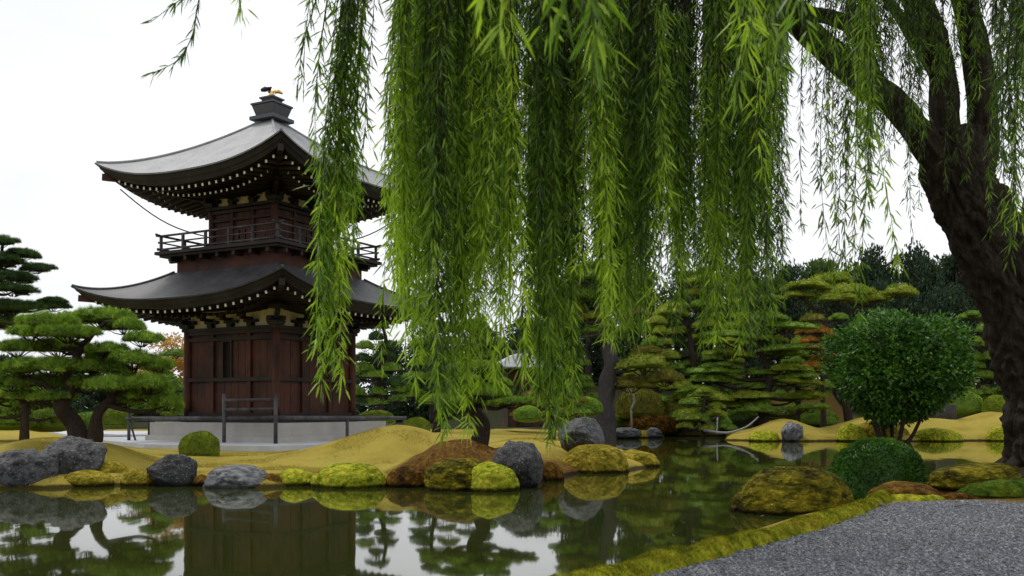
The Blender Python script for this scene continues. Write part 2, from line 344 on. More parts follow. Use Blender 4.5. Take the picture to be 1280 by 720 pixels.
def ground():
    xs = gspace([(-900, 200), (-60, 4), (-22, .5), (-12, .16), (13, .16), (30, .5), (70, 4), (900, 200)]); ys = gspace([(-60, 8), (0, .6), (6, .16), (30, .2), (60, .35), (110, 6), (1500, 300)])
    X, Y = np.meshgrid(xs, ys); Z = H(X, Y)
    land = sdist(X, Y) > .1
    V = np.stack([X, Y, Z], -1).reshape(-1, 3)
    und = np.array([mn.noise(Vector((v[0]*.9, v[1]*.9, 0)))*.05+mn.noise(Vector((v[0]*3, v[1]*3, 4)))*.018 for v in V]); V[:, 2] += und*land.reshape(-1)*(V[:, 1] > 14.0)
    bz = np.exp(-((((V[:, 0]+.7)/2.0)**2+((V[:, 1]-20.3)/1.8)**2)**2)); kk = np.where(bz > .05)[0]
    V[kk, 2] += bz[kk]*np.array([.16*abs(mn.fractal(Vector((V[i, 0]*1.6, V[i, 1]*1.6, 7)), 1.0, 2.0, 4)) for i in kk])*land.reshape(-1)[kk]
    nx, ny = len(xs), len(ys); i = np.arange(nx-1)[None, :]+np.arange(ny-1)[:, None]*nx
    f4 = np.stack([i, i+1, i+1+nx, i+nx], -1).reshape(-1, 4)
    x, y = V[:, 0], V[:, 1]
    def blob(px, Y0, rpx, ry): return np.exp(-(((x-(px-640)/F*Y0)/(rpx/F*Y0))**2+((y-Y0)/ry)**2)**2)
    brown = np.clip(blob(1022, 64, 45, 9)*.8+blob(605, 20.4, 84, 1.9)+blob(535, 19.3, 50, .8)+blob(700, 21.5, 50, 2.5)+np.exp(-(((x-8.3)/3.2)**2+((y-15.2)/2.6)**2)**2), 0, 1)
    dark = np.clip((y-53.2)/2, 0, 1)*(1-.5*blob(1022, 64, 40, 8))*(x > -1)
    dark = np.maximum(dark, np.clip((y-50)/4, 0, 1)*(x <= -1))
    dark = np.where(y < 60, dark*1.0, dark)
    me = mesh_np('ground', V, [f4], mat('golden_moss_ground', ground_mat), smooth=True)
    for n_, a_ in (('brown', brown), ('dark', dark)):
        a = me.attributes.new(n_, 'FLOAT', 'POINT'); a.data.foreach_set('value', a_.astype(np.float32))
    tag(link('ground', me), kind='structure')
def ground_mat(nt, b, o):
    n1 = noisetex(nt, .9, 5, coord='World'); n2 = noisetex(nt, 11, 6, .7, coord='World'); n3 = noisetex(nt, 60, 3, coord='World')
    gold = ramp(nt, n1, [(.3, (.28, .215, .032)), (.55, (.38, .3, .055)), (.75, (.35, .3, .055))])
    br = ramp(nt, n2, [(.3, (.03, .016, .006)), (.5, (.13, .06, .012)), (.68, (.22, .15, .02))])
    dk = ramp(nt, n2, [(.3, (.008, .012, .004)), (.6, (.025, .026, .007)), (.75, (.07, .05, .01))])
    nb = ramp(nt, n1, [(.35, (.3, .3, .3)), (.65, (1, 1, 1))])
    fa = nt.nodes.new('ShaderNodeMath'); fa.operation = 'MULTIPLY_ADD'; nt.links.new(attr(nt, 'brown'), fa.inputs[0]); fa.inputs[1].default_value = 1.6
    sb = nt.nodes.new('ShaderNodeMath'); sb.operation = 'MULTIPLY_ADD'; nt.links.new(n2, sb.inputs[0]); sb.inputs[1].default_value = 1.0; sb.inputs[2].default_value = -.8; nt.links.new(sb.outputs[0], fa.inputs[2]); fa.use_clamp = True
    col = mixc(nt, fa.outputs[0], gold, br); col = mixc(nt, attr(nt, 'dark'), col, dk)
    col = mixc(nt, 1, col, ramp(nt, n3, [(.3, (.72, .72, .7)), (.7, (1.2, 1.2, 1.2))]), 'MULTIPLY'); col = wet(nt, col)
    nt.links.new(col, b.inputs['Base Color']); b.inputs['Roughness'].default_value = .95; b.inputs['Specular IOR Level'].default_value = .1
    ad = mixc(nt, .5, n2, n3); bump(nt, b, ad, .8, .05)
ground()
def water_mat(nt, b, o):
    b.inputs['Base Color'].default_value = (.03, .038, .008, 1); b.inputs['Roughness'].default_value = .03; b.inputs['IOR'].default_value = 1.5
    n = noisetex(nt, .8, 3, .5, coord='World', stretch=(1, .35, 1)); bump(nt, b, n, .16, .03)
def water():
    V = [(-40, 2, 0), (45, 2, 0), (45, 58, 0), (-40, 58, 0)]
    me = mesh_np('pond_water', V, [np.array([[0, 1, 2, 3]])], mat('pond_water', water_mat)); tag(link('pond_water', me), kind='structure')
water()
# ---- gravel sheet and its loose stones
GRAV = [(1.15, 7.55), (2.02, 8.65), (3.0, 9.95), (3.75, 11.0), (4.6, 12.3), (5.25, 13.3), (7, 13.75), (10, 13.7), (16, 13.6), (24, 12), (24, -10), (-24, -10), (-24, 1.4), (-10, 2.2), (-4, 3.1), (-2, 4.0), (-.6, 5.3), (.3, 6.4)]
def in_poly(X, Y, poly):
    A = np.array(poly); B = np.roll(A, -1, axis=0); ins = np.zeros(np.shape(X), bool)
    for (ax, ay), (bx, by) in zip(A, B):
        c = ((ay > Y) != (by > Y)); ins ^= c & (X < ax+(Y-ay)/((by-ay) or 1e-9)*(bx-ax))
    return ins
def gravel_mat(nt, b, o):
    g = nt.nodes.new('ShaderNodeNewGeometry'); v = node(nt, 'ShaderNodeTexVoronoi', Scale=48.0); nt.links.new(g.outputs['Position'], v.inputs['Vector'])
    s = nt.nodes.new('ShaderNodeSeparateColor'); nt.links.new(v.outputs['Color'], s.inputs[0])
    col = ramp(nt, s.outputs[0], [(0, (.07, .072, .082)), (.6, (.18, .136, .155)), (1, (.28, .29, .31))]); nt.links.new(col, b.inputs['Base Color'])
    b.inputs['Roughness'].default_value = .75; iv = nt.nodes.new('ShaderNodeMath'); iv.operation = 'SUBTRACT'; iv.inputs[0].default_value = 1; nt.links.new(v.outputs['Distance'], iv.inputs[1]); bump(nt, b, iv.outputs[0], 1, .02)
def gravel():
    bm = bmesh.new(); vs_ = [bm.verts.new((x, y, .212)) for x, y in GRAV]; bm.faces.new(vs_); bmesh.ops.triangulate(bm, faces=bm.faces[:])
    me = bpy.data.meshes.new('gravel_path'); bm.to_mesh(me); bm.free(); me.materials.append(mat('gravel', gravel_mat)); tag(link('gravel_path', me), kind='structure')
    rng = np.random.default_rng(3); n = 120000; X = rng.uniform(.2, 9.5, n); Y = rng.uniform(6.2, 13.7, n); k = in_poly(X, Y, GRAV) & (rng.random(n) < np.clip(9/Y, .35, 1)) & (np.abs(X) < .56*Y+.3); X, Y = X[k], Y[k]; n = len(X)
    base = np.array([(1, 0, 0), (0, 1, 0), (-1, 0, 0), (0, -1, 0), (0, 0, .8), (0, 0, -.5)], float)
    R = rng.uniform(.007, .019, n); ang = rng.uniform(0, 6.28, n); el = rng.uniform(.6, 1.4, n)
    Q = base[None]*np.stack([R*el, R/el, R*.8], -1)[:, None]; Q = Q+rng.normal(size=Q.shape)*R[:, None, None]*.22
    ca, sa = np.cos(ang)[:, None], np.sin(ang)[:, None]; V = np.stack([Q[..., 0]*ca-Q[..., 1]*sa+X[:, None], Q[..., 0]*sa+Q[..., 1]*ca+Y[:, None], Q[..., 2]+.216], -1).reshape(-1, 3)
    f = np.array([(0, 1, 4), (1, 2, 4), (2, 3, 4), (3, 0, 4), (1, 0, 5), (2, 1, 5), (3, 2, 5), (0, 3, 5)]); b = (np.arange(n)*6)[:, None, None]
    mb = MB(); mb.add(V, (b+f[None]).reshape(-1, 3), None, np.repeat(rng.random(n), 6))
    def pm(nt, b_, o): nt.links.new(ramp(nt, attr(nt), [(0, (.09, .093, .104)), (.7, (.22, .227, .25)), (1, (.38, .39, .415))]), b_.inputs['Base Color']); b_.inputs['Roughness'].default_value = .7
    o = mb.build('loose_gravel', mat('gravel_stone', pm)); tag(o, 'loose blue-grey gravel stones covering the path by the pond', 'gravel', kind='stuff')
gravel()
def turf():
    rng = np.random.default_rng(77); n = 260000; Y = 17.2+rng.random(n)**1.5*13; X = rng.uniform(-.56, .2, n)*Y; d = sdist(X, Y); k = d > .12; X, Y = X[k], Y[k]
    X2 = rng.uniform(5, 11, 30000); Y2 = rng.uniform(13.7, 17, 30000); k2 = (sdist(X2, Y2) > .1) & ~in_poly(X2, Y2, GRAV); X = np.concatenate([X, X2[k2]]); Y = np.concatenate([Y, Y2[k2]])
    n = len(X); Z = H(X, Y); br = np.clip(np.exp(-((((X+.6)/1.45)**2+((Y-20.4)/1.9)**2)**2))+np.exp(-((((X+1.7)/.85)**2+((Y-19.3)/.8)**2)**2))+(X > 4), 0, 1)
    mb = MB(); blades(mb, np.stack([X, Y, Z-.012], 1), rng.normal(size=(n, 3))*.5+[0, 0, 1], rng.uniform(.02, .038, n), rng.uniform(.01, .018, n), np.clip(.88+.25*nz(np.stack([X,Y,0*X],1),.8,2,2)-br*.7+rng.normal(size=n)*.08, 0, 1), rng)
    def tm(nt, b, o):
        nt.links.new(ramp(nt, attr(nt), [(0, (.05, .026, .008)), (.25, (.15, .08, .014)), (.5, (.27, .21, .025)), (.75, (.36, .29, .05)), (1, (.44, .37, .08))]), b.inputs['Base Color']); b.inputs['Roughness'].default_value = .9; b.inputs['Specular IOR Level'].default_value = .1
    tag(mb.build('moss_turf', mat('golden_turf', tm)), 'short golden moss turf on the mounds before the pagoda and at the willow foot', 'moss', kind='stuff')
turf()
# ---- moss border between gravel and water
def moss_border():
    rng = np.random.default_rng(5)
    inner = spline([(a, b, 0) for a, b in [(-10, 2.2), (-4, 3.1), (-2, 4.0), (-.6, 5.3), (.3, 6.4), (1.15, 7.55), (2.02, 8.65), (3.0, 9.95), (3.75, 11.0), (4.6, 12.3), (5.15, 13.2), (5.6, 14.2)]], 260)
    wl = PA[:, :]; mb = MB(); rows = []; K = 9
    for i, p in enumerate(inner):
        t = norm(inner[min(i+1, 259)]-inner[max(i-1, 0)]); nrm = np.array([-t[1], t[0], 0]); wd = .36+.08*mn.noise(Vector((i*.07, 0, 0)))
        if p[1] < 7: wd = .42
        row = []
        for k in range(K):
            u = k/(K-1); q = p+nrm*(u*wd*1.15-.05+.05*mn.noise(Vector((i*.13, 0, 9)))); zz = .19+.15*math.sin(math.pi*min(1, u*1.05)**.8)*(1-.25*u)-.42*max(0, u-.72)/.28
            zz += .035*mn.noise(Vector((q[0]*5, q[1]*5, 0)))+.05*mn.noise(Vector((q[0]*1.7, q[1]*1.7, 3))); row.append((q[0], q[1], zz))
        rows += row
    V = np.array(rows); n = len(inner); f4 = [(i*K+k, (i+1)*K+k, (i+1)*K+k+1, i*K+k+1) for i in range(n-1) for k in range(K-1)]
    mb.add(V, None, np.array(f4)[:, ::-1], .5)
    G = V.reshape(n, K, 3); m = 60000; ii = rng.uniform(60, n-1.01, m); kk = rng.uniform(0, (K-1)*.92, m); i0 = ii.astype(int); k0 = kk.astype(int); fi = (ii-i0)[:, None]; fk = (kk-k0)[:, None]
    Q = G[i0, k0]*(1-fi)*(1-fk)+G[i0+1, k0]*fi*(1-fk)+G[i0, k0+1]*(1-fi)*fk+G[i0+1, k0+1]*fi*fk
    D = np.array([0, 0, 1.])+rng.normal(size=(m, 3))*.5; blades(mb, Q-[0, 0, .005], D, rng.uniform(.012, .035, m), rng.uniform(.004, .008, m), rng.random(m), rng)
    o = mb.build('moss_border', M_MOSS_BORDER, smooth=True); tag(o, 'low rounded ridge of yellow-green moss between gravel and pond', 'moss', kind='stuff')
M_MOSS_BORDER = mossmat('border_moss', (.15, .18, .01), (.34, .36, .022), (.42, .36, .035))
moss_border()

# ------------------------------------------------------------------ rocks, moss cushions, clipped domes
def rock_mesh(seed, rough=.25, sub=5, flat_=.0):
    V, f3 = ico(sub); V = V.copy()
    d = 1+rough*nz(V, .9, seed, 4)+rough*.35*np.abs(nz(V, 2.7, seed+9, 4))
    c = V*d[:, None]
    rng = np.random.default_rng(seed)
    for _ in range(7):        # split faces
        n_ = norm(rng.normal(size=3)); lim = rng.uniform(.72, .95); q = c@n_; c -= np.outer(np.clip(q-lim, 0, None)*.75, n_)
    c += norm(c)*(nz(c, 5, seed+20, 3)*.035)[:, None]
    return mesh_np('rock', c, [f3], M_ROCK, smooth=True)
ROCKS = [rock_mesh(s) for s in (1, 12, 23, 34)]
def rock(px0, px1, pytop, pybot, Y, label, m, var=0, rz=0, depth=.8, group=None):
    """the rock stands in front of distance Y, its foot sunk a little"""
    w_ = (px1-px0)/F*Y/2; c = P((px0+px1)/2, (pytop+pybot)/2, Y); top = P(0, pytop, Y).z; bot = P(0, pybot, Y).z
    o = link('rock', ROCKS[var % 4]); h = (top-bot)/2
    o.scale = (w_/.95, w_*depth, h/.82); o.location = (c.x, Y+.1, bot+h*.88-.02); o.rotation_euler = (0, 0, rz)
    with_mat(o, m); return tag(o, label, 'rock', group)
def dome_mesh(seed, fuzz=9000, lump=.07, flen=.035, fw=.012, leafy=False, name='moss_cushion', rid=0.0):
    rng = np.random.default_rng(seed); V, f3 = ico(5); V = V.copy()
    V[:, 2] = np.where(V[:, 2] < 0, V[:, 2]*.35, np.abs(V[:, 2])**.8)
    r = 1+lump*1.2*nz(V, 1.0, seed, 2)+lump*.55*nz(V, 2.6, seed+5, 2)+lump*.35*nz(V, 8, seed+8, 3)-rid*np.abs(nz(V*[1, 1, 2.2], 2.4, seed+12, 4)); V *= r[:, None]
    mb = MB(); mb.add(V, f3, None, .4)
    idx = rng.integers(0, len(f3), fuzz*2); tri = V[f3[idx]]; u = rng.random((len(idx), 2)); s_ = u.sum(1) > 1; u[s_] = 1-u[s_]
    Q = tri[:, 0]+(tri[:, 1]-tri[:, 0])*u[:, :1]+(tri[:, 2]-tri[:, 0])*u[:, 1:]; k = Q[:, 2] > -.05; Q = Q[k][:fuzz]; n = len(Q)
    Nn = norm(Q); D = Nn+rng.normal(size=(n, 3))*(.75 if leafy else .45)
    tint = np.clip(.5+.35*nz(Q*1.0, 4, seed+3, 2)+rng.normal(size=n)*.2, 0, 1)
    if leafy: oval(mb, Q*.985, D, rng.uniform(.6, 1.3, n)*flen, rng.uniform(.7, 1.2, n)*fw, tint, rng)
    else: blades(mb, Q*.99, D, rng.uniform(.5, 1.3, n)*flen, rng.uniform(.7, 1.2, n)*fw, tint, rng)
    return mb.mesh(name, M_MOSS_YEL, smooth=True)
DOMES = [dome_mesh(s) for s in (2, 6, 11)]; DOME_BIG = [dome_mesh(s, 26000, .05, .026, .009, rid=.04) for s in (15, 19)]
TOPI = [dome_mesh(s, 16000, .07, .06, .04, True, 'clipped_shrub') for s in (4, 9)]
def dome(px0, px1, pytop, pybot, Y, label, m, kind='moss_cushion', cat='moss', var=0, depth=.85, meshes=None, group=None, rz=0):
    w_ = (px1-px0)/F*Y/2; c = P((px0+px1)/2, pybot, Y); h = P(0, pytop, Y).z-c.z
    M = (meshes or DOMES); o = link(kind, M[var % len(M)]); k = w_*1.0
    o.scale = (k, w_*depth, h*.98); o.location = (c.x, Y+w_*depth*.4, c.z); o.rotation_euler = (0, 0, rz)
    with_mat(o, m); return tag(o, label, cat, group)
GR = 'rocks along the pond edge'; GM = 'moss cushions along the pond edge'
rock(-20, 66, 561, 614, 18.6, 'dark rugged rock at the far left end of the pond shore', M_ROCK, 0, .5, .8, GR)
rock(45, 133, 546, 607, 19.6, 'big rounded grey boulder on the shore under the left pine', M_ROCK, 1, 1.2, .8, GR)
rock(186, 246, 571, 608, 18.9, 'blackish boulder with pale lichen spots, left of the low pale rock', M_ROCK_DARK, 2, 0, .8, GR)
rock(259, 331, 584, 614, 18.5, 'low pale grey jagged rock in front of the pagoda', M_ROCK_LIGHT, 3, .3, .7, GR)
rock(606, 686, 551, 611, 18.7, 'broad wet black boulder with white specks beside the big round moss mound', M_ROCK_DARK, 0, 2, .8, GR)
rock(694, 757, 525, 562, 24.5, 'smooth dark grey boulder behind the yellow-green moss headland', M_ROCK, 2, .9, .8, GR)
rock(762, 802, 534, 548, 50, 'small flat grey stone on the far bank in front of the tall grey trunk', M_ROCK, 0, 0, .8, GR)
rock(806, 830, 535, 547, 51, 'small pointed grey stone at the far waterline', M_ROCK, 3, 1, .8, GR)
rock(974, 1006, 527, 551, 45.4, 'round pale grey stone at the waterline of the golden mound', M_ROCK_LIGHT, 1, 1, .8, GR)
dome(20, 72, 574, 607, 19.2, 'orange-brown moss wedged between the two leftmost rocks', M_MOSS_BROWN, group=GM, var=1)
dome(73, 136, 588, 607, 18.8, 'flat yellow moss cushion at the foot of the big grey boulder', M_MOSS_YEL, group=GM)
dome(118, 160, 576, 603, 19.6, 'olive moss hump right behind the flat yellow cushion', M_MOSS_YEL, group=GM, var=2)
dome(149, 192, 587, 608, 18.9, 'small yellow-green moss cushion left of the blackish boulder', M_MOSS_YEL, group=GM, var=1)
dome(238, 266, 594, 609, 18.8, 'little brown moss bump between blackish boulder and pale rock', M_MOSS_BROWN, group=GM, var=2)
dome(324, 352, 592, 608, 18.7, 'little orange moss bump right of the pale jagged rock', M_MOSS_BROWN, group=GM)
dome(342, 394, 586, 608, 18.9, 'lumpy yellow-green moss left of the large lime cushion', M_MOSS_LIME, group=GM, var=2)
dome(387, 483, 578, 610, 18.5, 'large loaf-shaped lime green moss cushion', M_MOSS_LIME, group=GM, var=0, meshes=DOME_BIG)
dome(482, 534, 583, 608, 18.6, 'smooth orange-brown moss cushion between the lime loaf and the big round mound', M_MOSS_BROWN, group=GM, var=1)
dome(527, 626, 571, 614, 17.9, 'biggest round moss mound with dark, orange and lime patches', M_MOSS_MIX, group=GM, var=1, meshes=DOME_BIG)
dome(580, 649, 579, 612, 17.7, 'bright lime moss cushion leaning on the big patchy mound', M_MOSS_LIME, group=GM, var=2)
dome(670, 705, 578, 600, 20.3, 'brown moss slope right of the wet black boulder', M_MOSS_BROWN, group=GM, var=0)
dome(702, 788, 554, 590, 22.9, 'round yellow-green moss mound at the tip of the headland', M_MOSS_YEL, group=GM, var=0, meshes=DOME_BIG)
dome(765, 826, 563, 583, 25.2, 'flat yellow moss tongue reaching into the pond', M_MOSS_YEL, group=GM, var=2)
dome(745, 830, 537, 547, 51, 'thin yellow-green moss skirt around the small flat stone', M_MOSS_YEL, group=GM, var=1, depth=.4)
dome(938, 976, 538, 552, 45.5, 'small lime moss cushion left of the round pale stone', M_MOSS_LIME, group=GM, var=1)
dome(1048, 1086, 530, 549, 45.5, 'lime moss cushion left of the round evergreen trunk', M_MOSS_LIME, group=GM, var=2)
dome(1068, 1140, 526, 551, 46.2, 'wide golden moss hump under the round evergreen', M_MOSS_YEL, group=GM, var=0)
dome(1142, 1206, 535, 553, 45.6, 'yellow-green moss cushion between evergreen and willow on the far bank', M_MOSS_LIME, group=GM, var=0)
dome(1236, 1268, 533, 552, 45.8, 'small pale green moss cushion next to the willow trunk on the far bank', M_MOSS_LIME, group=GM, var=1)
dome(922, 1078, 581, 654, 13.9, 'mossy brown and green boulder standing in the near water', M_MOSS_MIX, 'mossy_boulder', 'boulder', meshes=DOME_BIG, var=0, depth=.8)
dome(1044, 1166, 548, 622, 16.0, 'dark round clipped shrub beside the gravel corner', M_GLOSSY, 'clipped_shrub', 'shrub', meshes=TOPI, var=0, depth=.9)
dome(222, 271, 540, 567, 24.6, 'small round bright green clipped shrub on the golden moss before the pagoda', M_TOPIARY, 'clipped_shrub', 'shrub', meshes=TOPI, var=1)
dome(191, 234, 508, 526, 40, 'low green clipped dome behind the left pine', M_TOPIARY, 'clipped_shrub', 'shrub', meshes=TOPI, var=0)
dome(503, 537, 522, 538, 29.5, 'small yellow-green clipped dome at the right end of the rail fence', M_TOPIARY, 'clipped_shrub', 'shrub', meshes=TOPI, var=1)
# moss patches at the willow root
def dome_at(x, y, rx, ry, h, label, m, var=0, meshes=None, rz=0):
    M = meshes or DOMES; o = link('moss_cushion', M[var % len(M)]); o.scale = (rx, ry, h); o.location = (x, y, Hs(x, y)-.04); o.rotation_euler = (0, 0, rz); with_mat(o, m); tag(o, label, 'moss', 'moss at the willow foot')
dome_at(5.8, 14.2, .5, .5, .26, 'brown moss swelling at the left foot of the willow', M_MOSS_BROWN)
dome_at(7.35, 14.7, .95, .7, .34, 'broad orange-brown moss hump over the willow roots', M_MOSS_MIX, 1, DOME_BIG)
dome_at(7.7, 13.9, 1.25, .3, .22, 'green moss cushion in front of the willow roots by the gravel', M_MOSS_DARK, 2)
dome_at(5.75, 13.8, .5, .2, .13, 'thin green moss strip at the gravel corner', M_MOSS_LIME, 1)
dome_at(6.5, 13.88, .35, .18, .12, 'rusty moss lump between the thin strip and the green cushion', M_MOSS_BROWN, 0)

# ------------------------------------------------------------------ pagoda
def pagoda():
    C0 = (-8.15, 32.585); t = thing('pagoda', (C0[0], C0[1], .42), 'two-storey dark wooden pagoda with curved roofs and balcony behind the pond', 'pagoda', rz=math.radians(61.7))
    Z0 = .42
    def S(k, u, v, z):
        a = k*math.pi/2; ca, sa = round(math.cos(a)), round(math.sin(a)); x, y = u, -v; return np.array([x*ca-y*sa, x*sa+y*ca, z-Z0])
    def sbox(mb, k, u, v, z, su, sv, sz, m=0):      # box on side k
        c = S(k, u, v, z); sz3 = (su, sv, sz) if k % 2 == 0 else (sv, su, sz); mb.box(c, sz3, m=m)
    rng = np.random.default_rng(2)
    # stone platform and floor
    mb = MB(); mb.box((0, 0, .0), (5.7, 5.7, .5)); mb.box((0, 0, .42), (5.5, 5.5, .5)); mb.build('stone_platform', M_STONE, t)
    mb = MB(); mb.box((0, 0, .78), (4.5, 4.5, .2)); mb.build('floor_deck', M_WOOD_DK, t)
    def roofpart(si, so, zi, ze, up, name, m, p=1.25, th=.3):
        nu, nr = 33, 15; mb = MB(); eb = MB()
        def zf(r, u): return ze+(zi-ze)*(1-r)**p+up*abs(u)**2.6*r**2.2
        for k in range(4):
            top = []; bot = []
            for j in range(nr):
                r = j/(nr-1); s = si+(so-si)*r
                for i in range(nu):
                    u = -1+2*i/(nu-1); top.append(S(k, u*s, s, zf(r, u)))
            f = [(j*nu+i, (j+1)*nu+i, (j+1)*nu+i+1, j*nu+i+1) for j in range(nr-1) for i in range(nu-1)]
            mb.add(top, None, f)
            # thin metal lip and thick layered eave below, sloping inwards
            prof = [(0, 0), (0, -.05), (-.05, -.055), (-.12, -th*.6), (-.14, -th*.6), (-.22, -th), (-1.3, -th+.05)]
            E = []
            for dv, dz in prof:
                for i in range(nu):
                    u = -1+2*i/(nu-1); s = so+dv; E.append(S(k, u*s, s, zf(1, u)+dz))
            E = np.array(E); f = [(j*nu+i, (j+1)*nu+i, (j+1)*nu+i+1, j*nu+i+1) for j in range(len(prof)-1) for i in range(nu-1)]
            mb.add(E[:2*nu], None, f[:nu-1]); eb.add(E, None, f)
            # soffit back to the wall
            A = [S(k, u_*(so-1.3), so-1.3, zf(1, u_)-th+.05) for u_ in np.linspace(-1, 1, nu)]; B = [S(k, u_*1.0, 1.0, ze+.45) for u_ in np.linspace(-1, 1, nu)]
            eb.add(A+B, None, [(i, nu+i, nu+i+1, i+1) for i in range(nu-1)])
        o = mb.build(name, m, t, smooth=True); eb.build('eave', M_BLACK, t, smooth=False); return zf
    zl = roofpart(2.2, 4.43, 6.02, 4.86, .62, 'lower_roof', M_ROOF_DK, 1.3)
    zu = roofpart(.12, 3.93, 11.35, 8.8, .68, 'upper_roof', M_ROOF, 1.22, .36)
    # hip ridges
    for si, so, zf in ((2.2, 4.43, zl), (.12, 3.93, zu)):
        mb = MB()
        for k in range(4): mb.tube([S(k, -(si+(so-si)*r), si+(so-si)*r, zf(r, -1)+.02) for r in np.linspace(0, .99, 16)], .045, 6)
        mb.build('hip_ridge', M_ROOF if so < 4 else M_ROOF_DK, t, smooth=True)
    # rafters with white painted ends
    rest = MB()
    def rafter(mb, k, u, v0, v1, z0, z1, s=.075, tip=True):
        a = S(k, u, v0, z0); b = S(k, u, v1, z1); mb.beam(a, b, s, s*1.15, 0); d = norm(b-a); mb.beam(b+d*.002, b+d*.012, s*.96, s*1.1, 1 if tip else 0)
    for so, zf, n, wall, th, ins in ((4.43, zl, 25, 1.91, .3, .42), (3.93, zu, 24, 1.37, .36, .42)):
        for k in range(4):
            for i in range(n):
                un = -1+2*(i+.5)/n; u = un*(so-ins-.1); v1 = so-ins; z1 = zf(1, un*.93)-th-.07
                v0 = max(wall, abs(u)+.05); z0 = z1+(.3*(v1-v0)/2.4 if v1 > v0 else 0)
                if v1-v0 < .15: v0 = v1-.15
                if k in (0, 3): m = MB(); rafter(m, k, u, v0, v1, z0, z1); m.build('rafter', [M_WOOD_DK, M_WHITE], t)
                else: rafter(rest, k, u, v0, v1, z0, z1)
                un2 = un; v1b = v1-.62; ub = u*.82; z1b = z1-.1
                if v1b > abs(ub)+.1: rafter(rest, k, ub, max(wall, abs(ub)), v1b, z1b+.22, z1b, .065, so < 4)
    tag(rest.build('rafter', [M_WOOD_DK, M_WHITE], t), kind='stuff')
    # corner (hip) rafters with red ends
    for so, zf, th, wall in ((4.43, zl, .3, 1.9), (3.93, zu, .36, 1.36)):
        for k in range(4):
            mb = MB(); v = so-.06; mb.beam(S(k, -wall, wall, zf(1, 0)+.05), S(k, -v+.1, v-.1, zf(1, 1)-th-.1), .16, .2); mb.build('corner_rafter', M_WOOD_RED if k else M_WOOD_DK, t)
    def storey(s, z0, z1, zp, beams, lower):
        mb = MB(); mb.box((0, 0, (z0+z1)/2-Z0), (2*s-.16, 2*s-.16, z1-z0)); mb.build('wall_core', M_VOID, t)
        zt = z1
        for k in range(4):
            b = MB(); n = 12 if lower else 8; wdt = (2*s-.2)/n; hole = (k == 3 and lower)
            for i in range(n):
                u = -s+.1+wdt*(i+.5); zz0, zz1 = z0, zt
                if hole and abs(u+.155) < .1 and True:
                    sbox(b, k, u, s-.06+rng.uniform(-.006, .006), (z0+2.42)/2, wdt-.012, .05, 2.42-z0); sbox(b, k, u, s-.06, (3.72+zt)/2, wdt-.012, .05, zt-3.72); continue
                sbox(b, k, u, s-.06+rng.uniform(-.008, .008), (zz0+zz1)/2, wdt-.012, .05, zz1-zz0)
            b.build('wall_boards', M_WOOD, t)
            if hole:
                fr = MB()
                for du in (-.185, .185): sbox(fr, k, -.155+du, s-.02, 3.07, .06, .1, 1.36)
                for zz in (2.44, 3.72): sbox(fr, k, -.155, s-.02, zz, .45, .105, .08)
                w_ = fr.build('window_frame', M_WOOD_DK, t)
            bb = MB()
            for zb, hb, pr in beams: sbox(bb, k, 0, s+.0, zb, 2*s-.1, pr, hb)
            bb.build('wall_beam', M_WOOD_DK, t)
            if lower:
                for u in ((-.66, .66) if k != 3 else (-.78, .82)):
                    pb = MB(); sbox(pb, k, u, s-.01, (z0+zt)/2, .13, .12, zt-z0); pb.build('post', M_WOOD, t)
            else:
                for u in (-.45, .45): pb = MB(); sbox(pb, k, u, s-.01, (z0+zt)/2, .1, .1, zt-z0); pb.build('post', M_WOOD, t)
                pn = MB()
                for j in range(3): sbox(pn, k, -.27+.27*j, s+.0, z0+.55, .2, .03, .5)
                pn.build('door_panel', M_WOOD, t)
            pl = MB(); sbox(pl, k, 0, s-.12, (zt+zp)/2+.04, 2*s-.1, .06, zp-zt+.1); pl.build('plaster_band', M_PLASTER, t)
            tb = MB(); sbox(tb, k, 0, s+.02, zt+.0, 2*s+.3, .22, .1); sbox(tb, k, 0, s+.05, zp+.14, 2*s+.5, .24, .13); tb.build('tie_beam', M_WOOD_DK, t)
            for u in (-.5*s*.9, 0, .5*s*.9) if lower else (-.45, .45):
                br = MB(); sbox(br, k, u, s-.0, zt+.12, .2, .2, .12); sbox(br, k, u, s-.02, zt+.23, .56 if lower else .4, .12, .09); sbox(br, k, u, s+.2, zt+.3, .1, .5, .1); sbox(br, k, u, s+.42, zt+.38, .3, .12, .1)
                br.build('bracket', M_BLACK, t)
            cp = MB(); cp.tube([S(k, -s, s, z) for z in np.linspace(z0, zt+.05, 8)], .13 if lower else .11, 14); cp.build('corner_post', M_WOOD, t, smooth=True)
            cb = MB(); c = S(k, -s, s, zt+.12); cb.box(c, (.36, .36, .12), math.pi/4*0, taper=1.2); a = S(k, -s, s, zt+.28); e = S(k, -s-.75, s+.75, zt+.42); cb.beam(a, e, .14, .14)
            cb.box(S(k, -s, s, zt+.26), (.7, .14, .12)); cb.box(S(k, -s, s, zt+.26), (.14, .7, .118)); cb.box(e+[0, 0, .1], (.4, .4, .1)); cb.build('corner_bracket', M_BLACK, t)
    storey(1.91, 1.24, 4.1, 4.62, [(1.32, .16, .16), (2.47, .12, .16), (3.78, .12, .15), (4.0, .14, .16)], True)
    storey(1.37, 6.6, 8.15, 8.5, [(6.75, .12, .14), (7.75, .1, .13), (8.02, .1, .14)], False)
    # balcony
    mb = MB(); mb.box((0, 0, 6.28-Z0), (4.3, 4.3, .5)); mb.build('balcony_base', M_WOOD_RED, t)
    mb = MB(); mb.box((0, 0, 6.62-Z0), (5.3, 5.3, .1)); mb.box((0, 0, 6.53-Z0), (5.08, 5.08, .075))
    mb.build('balcony_floor', M_WOOD_DK, t)
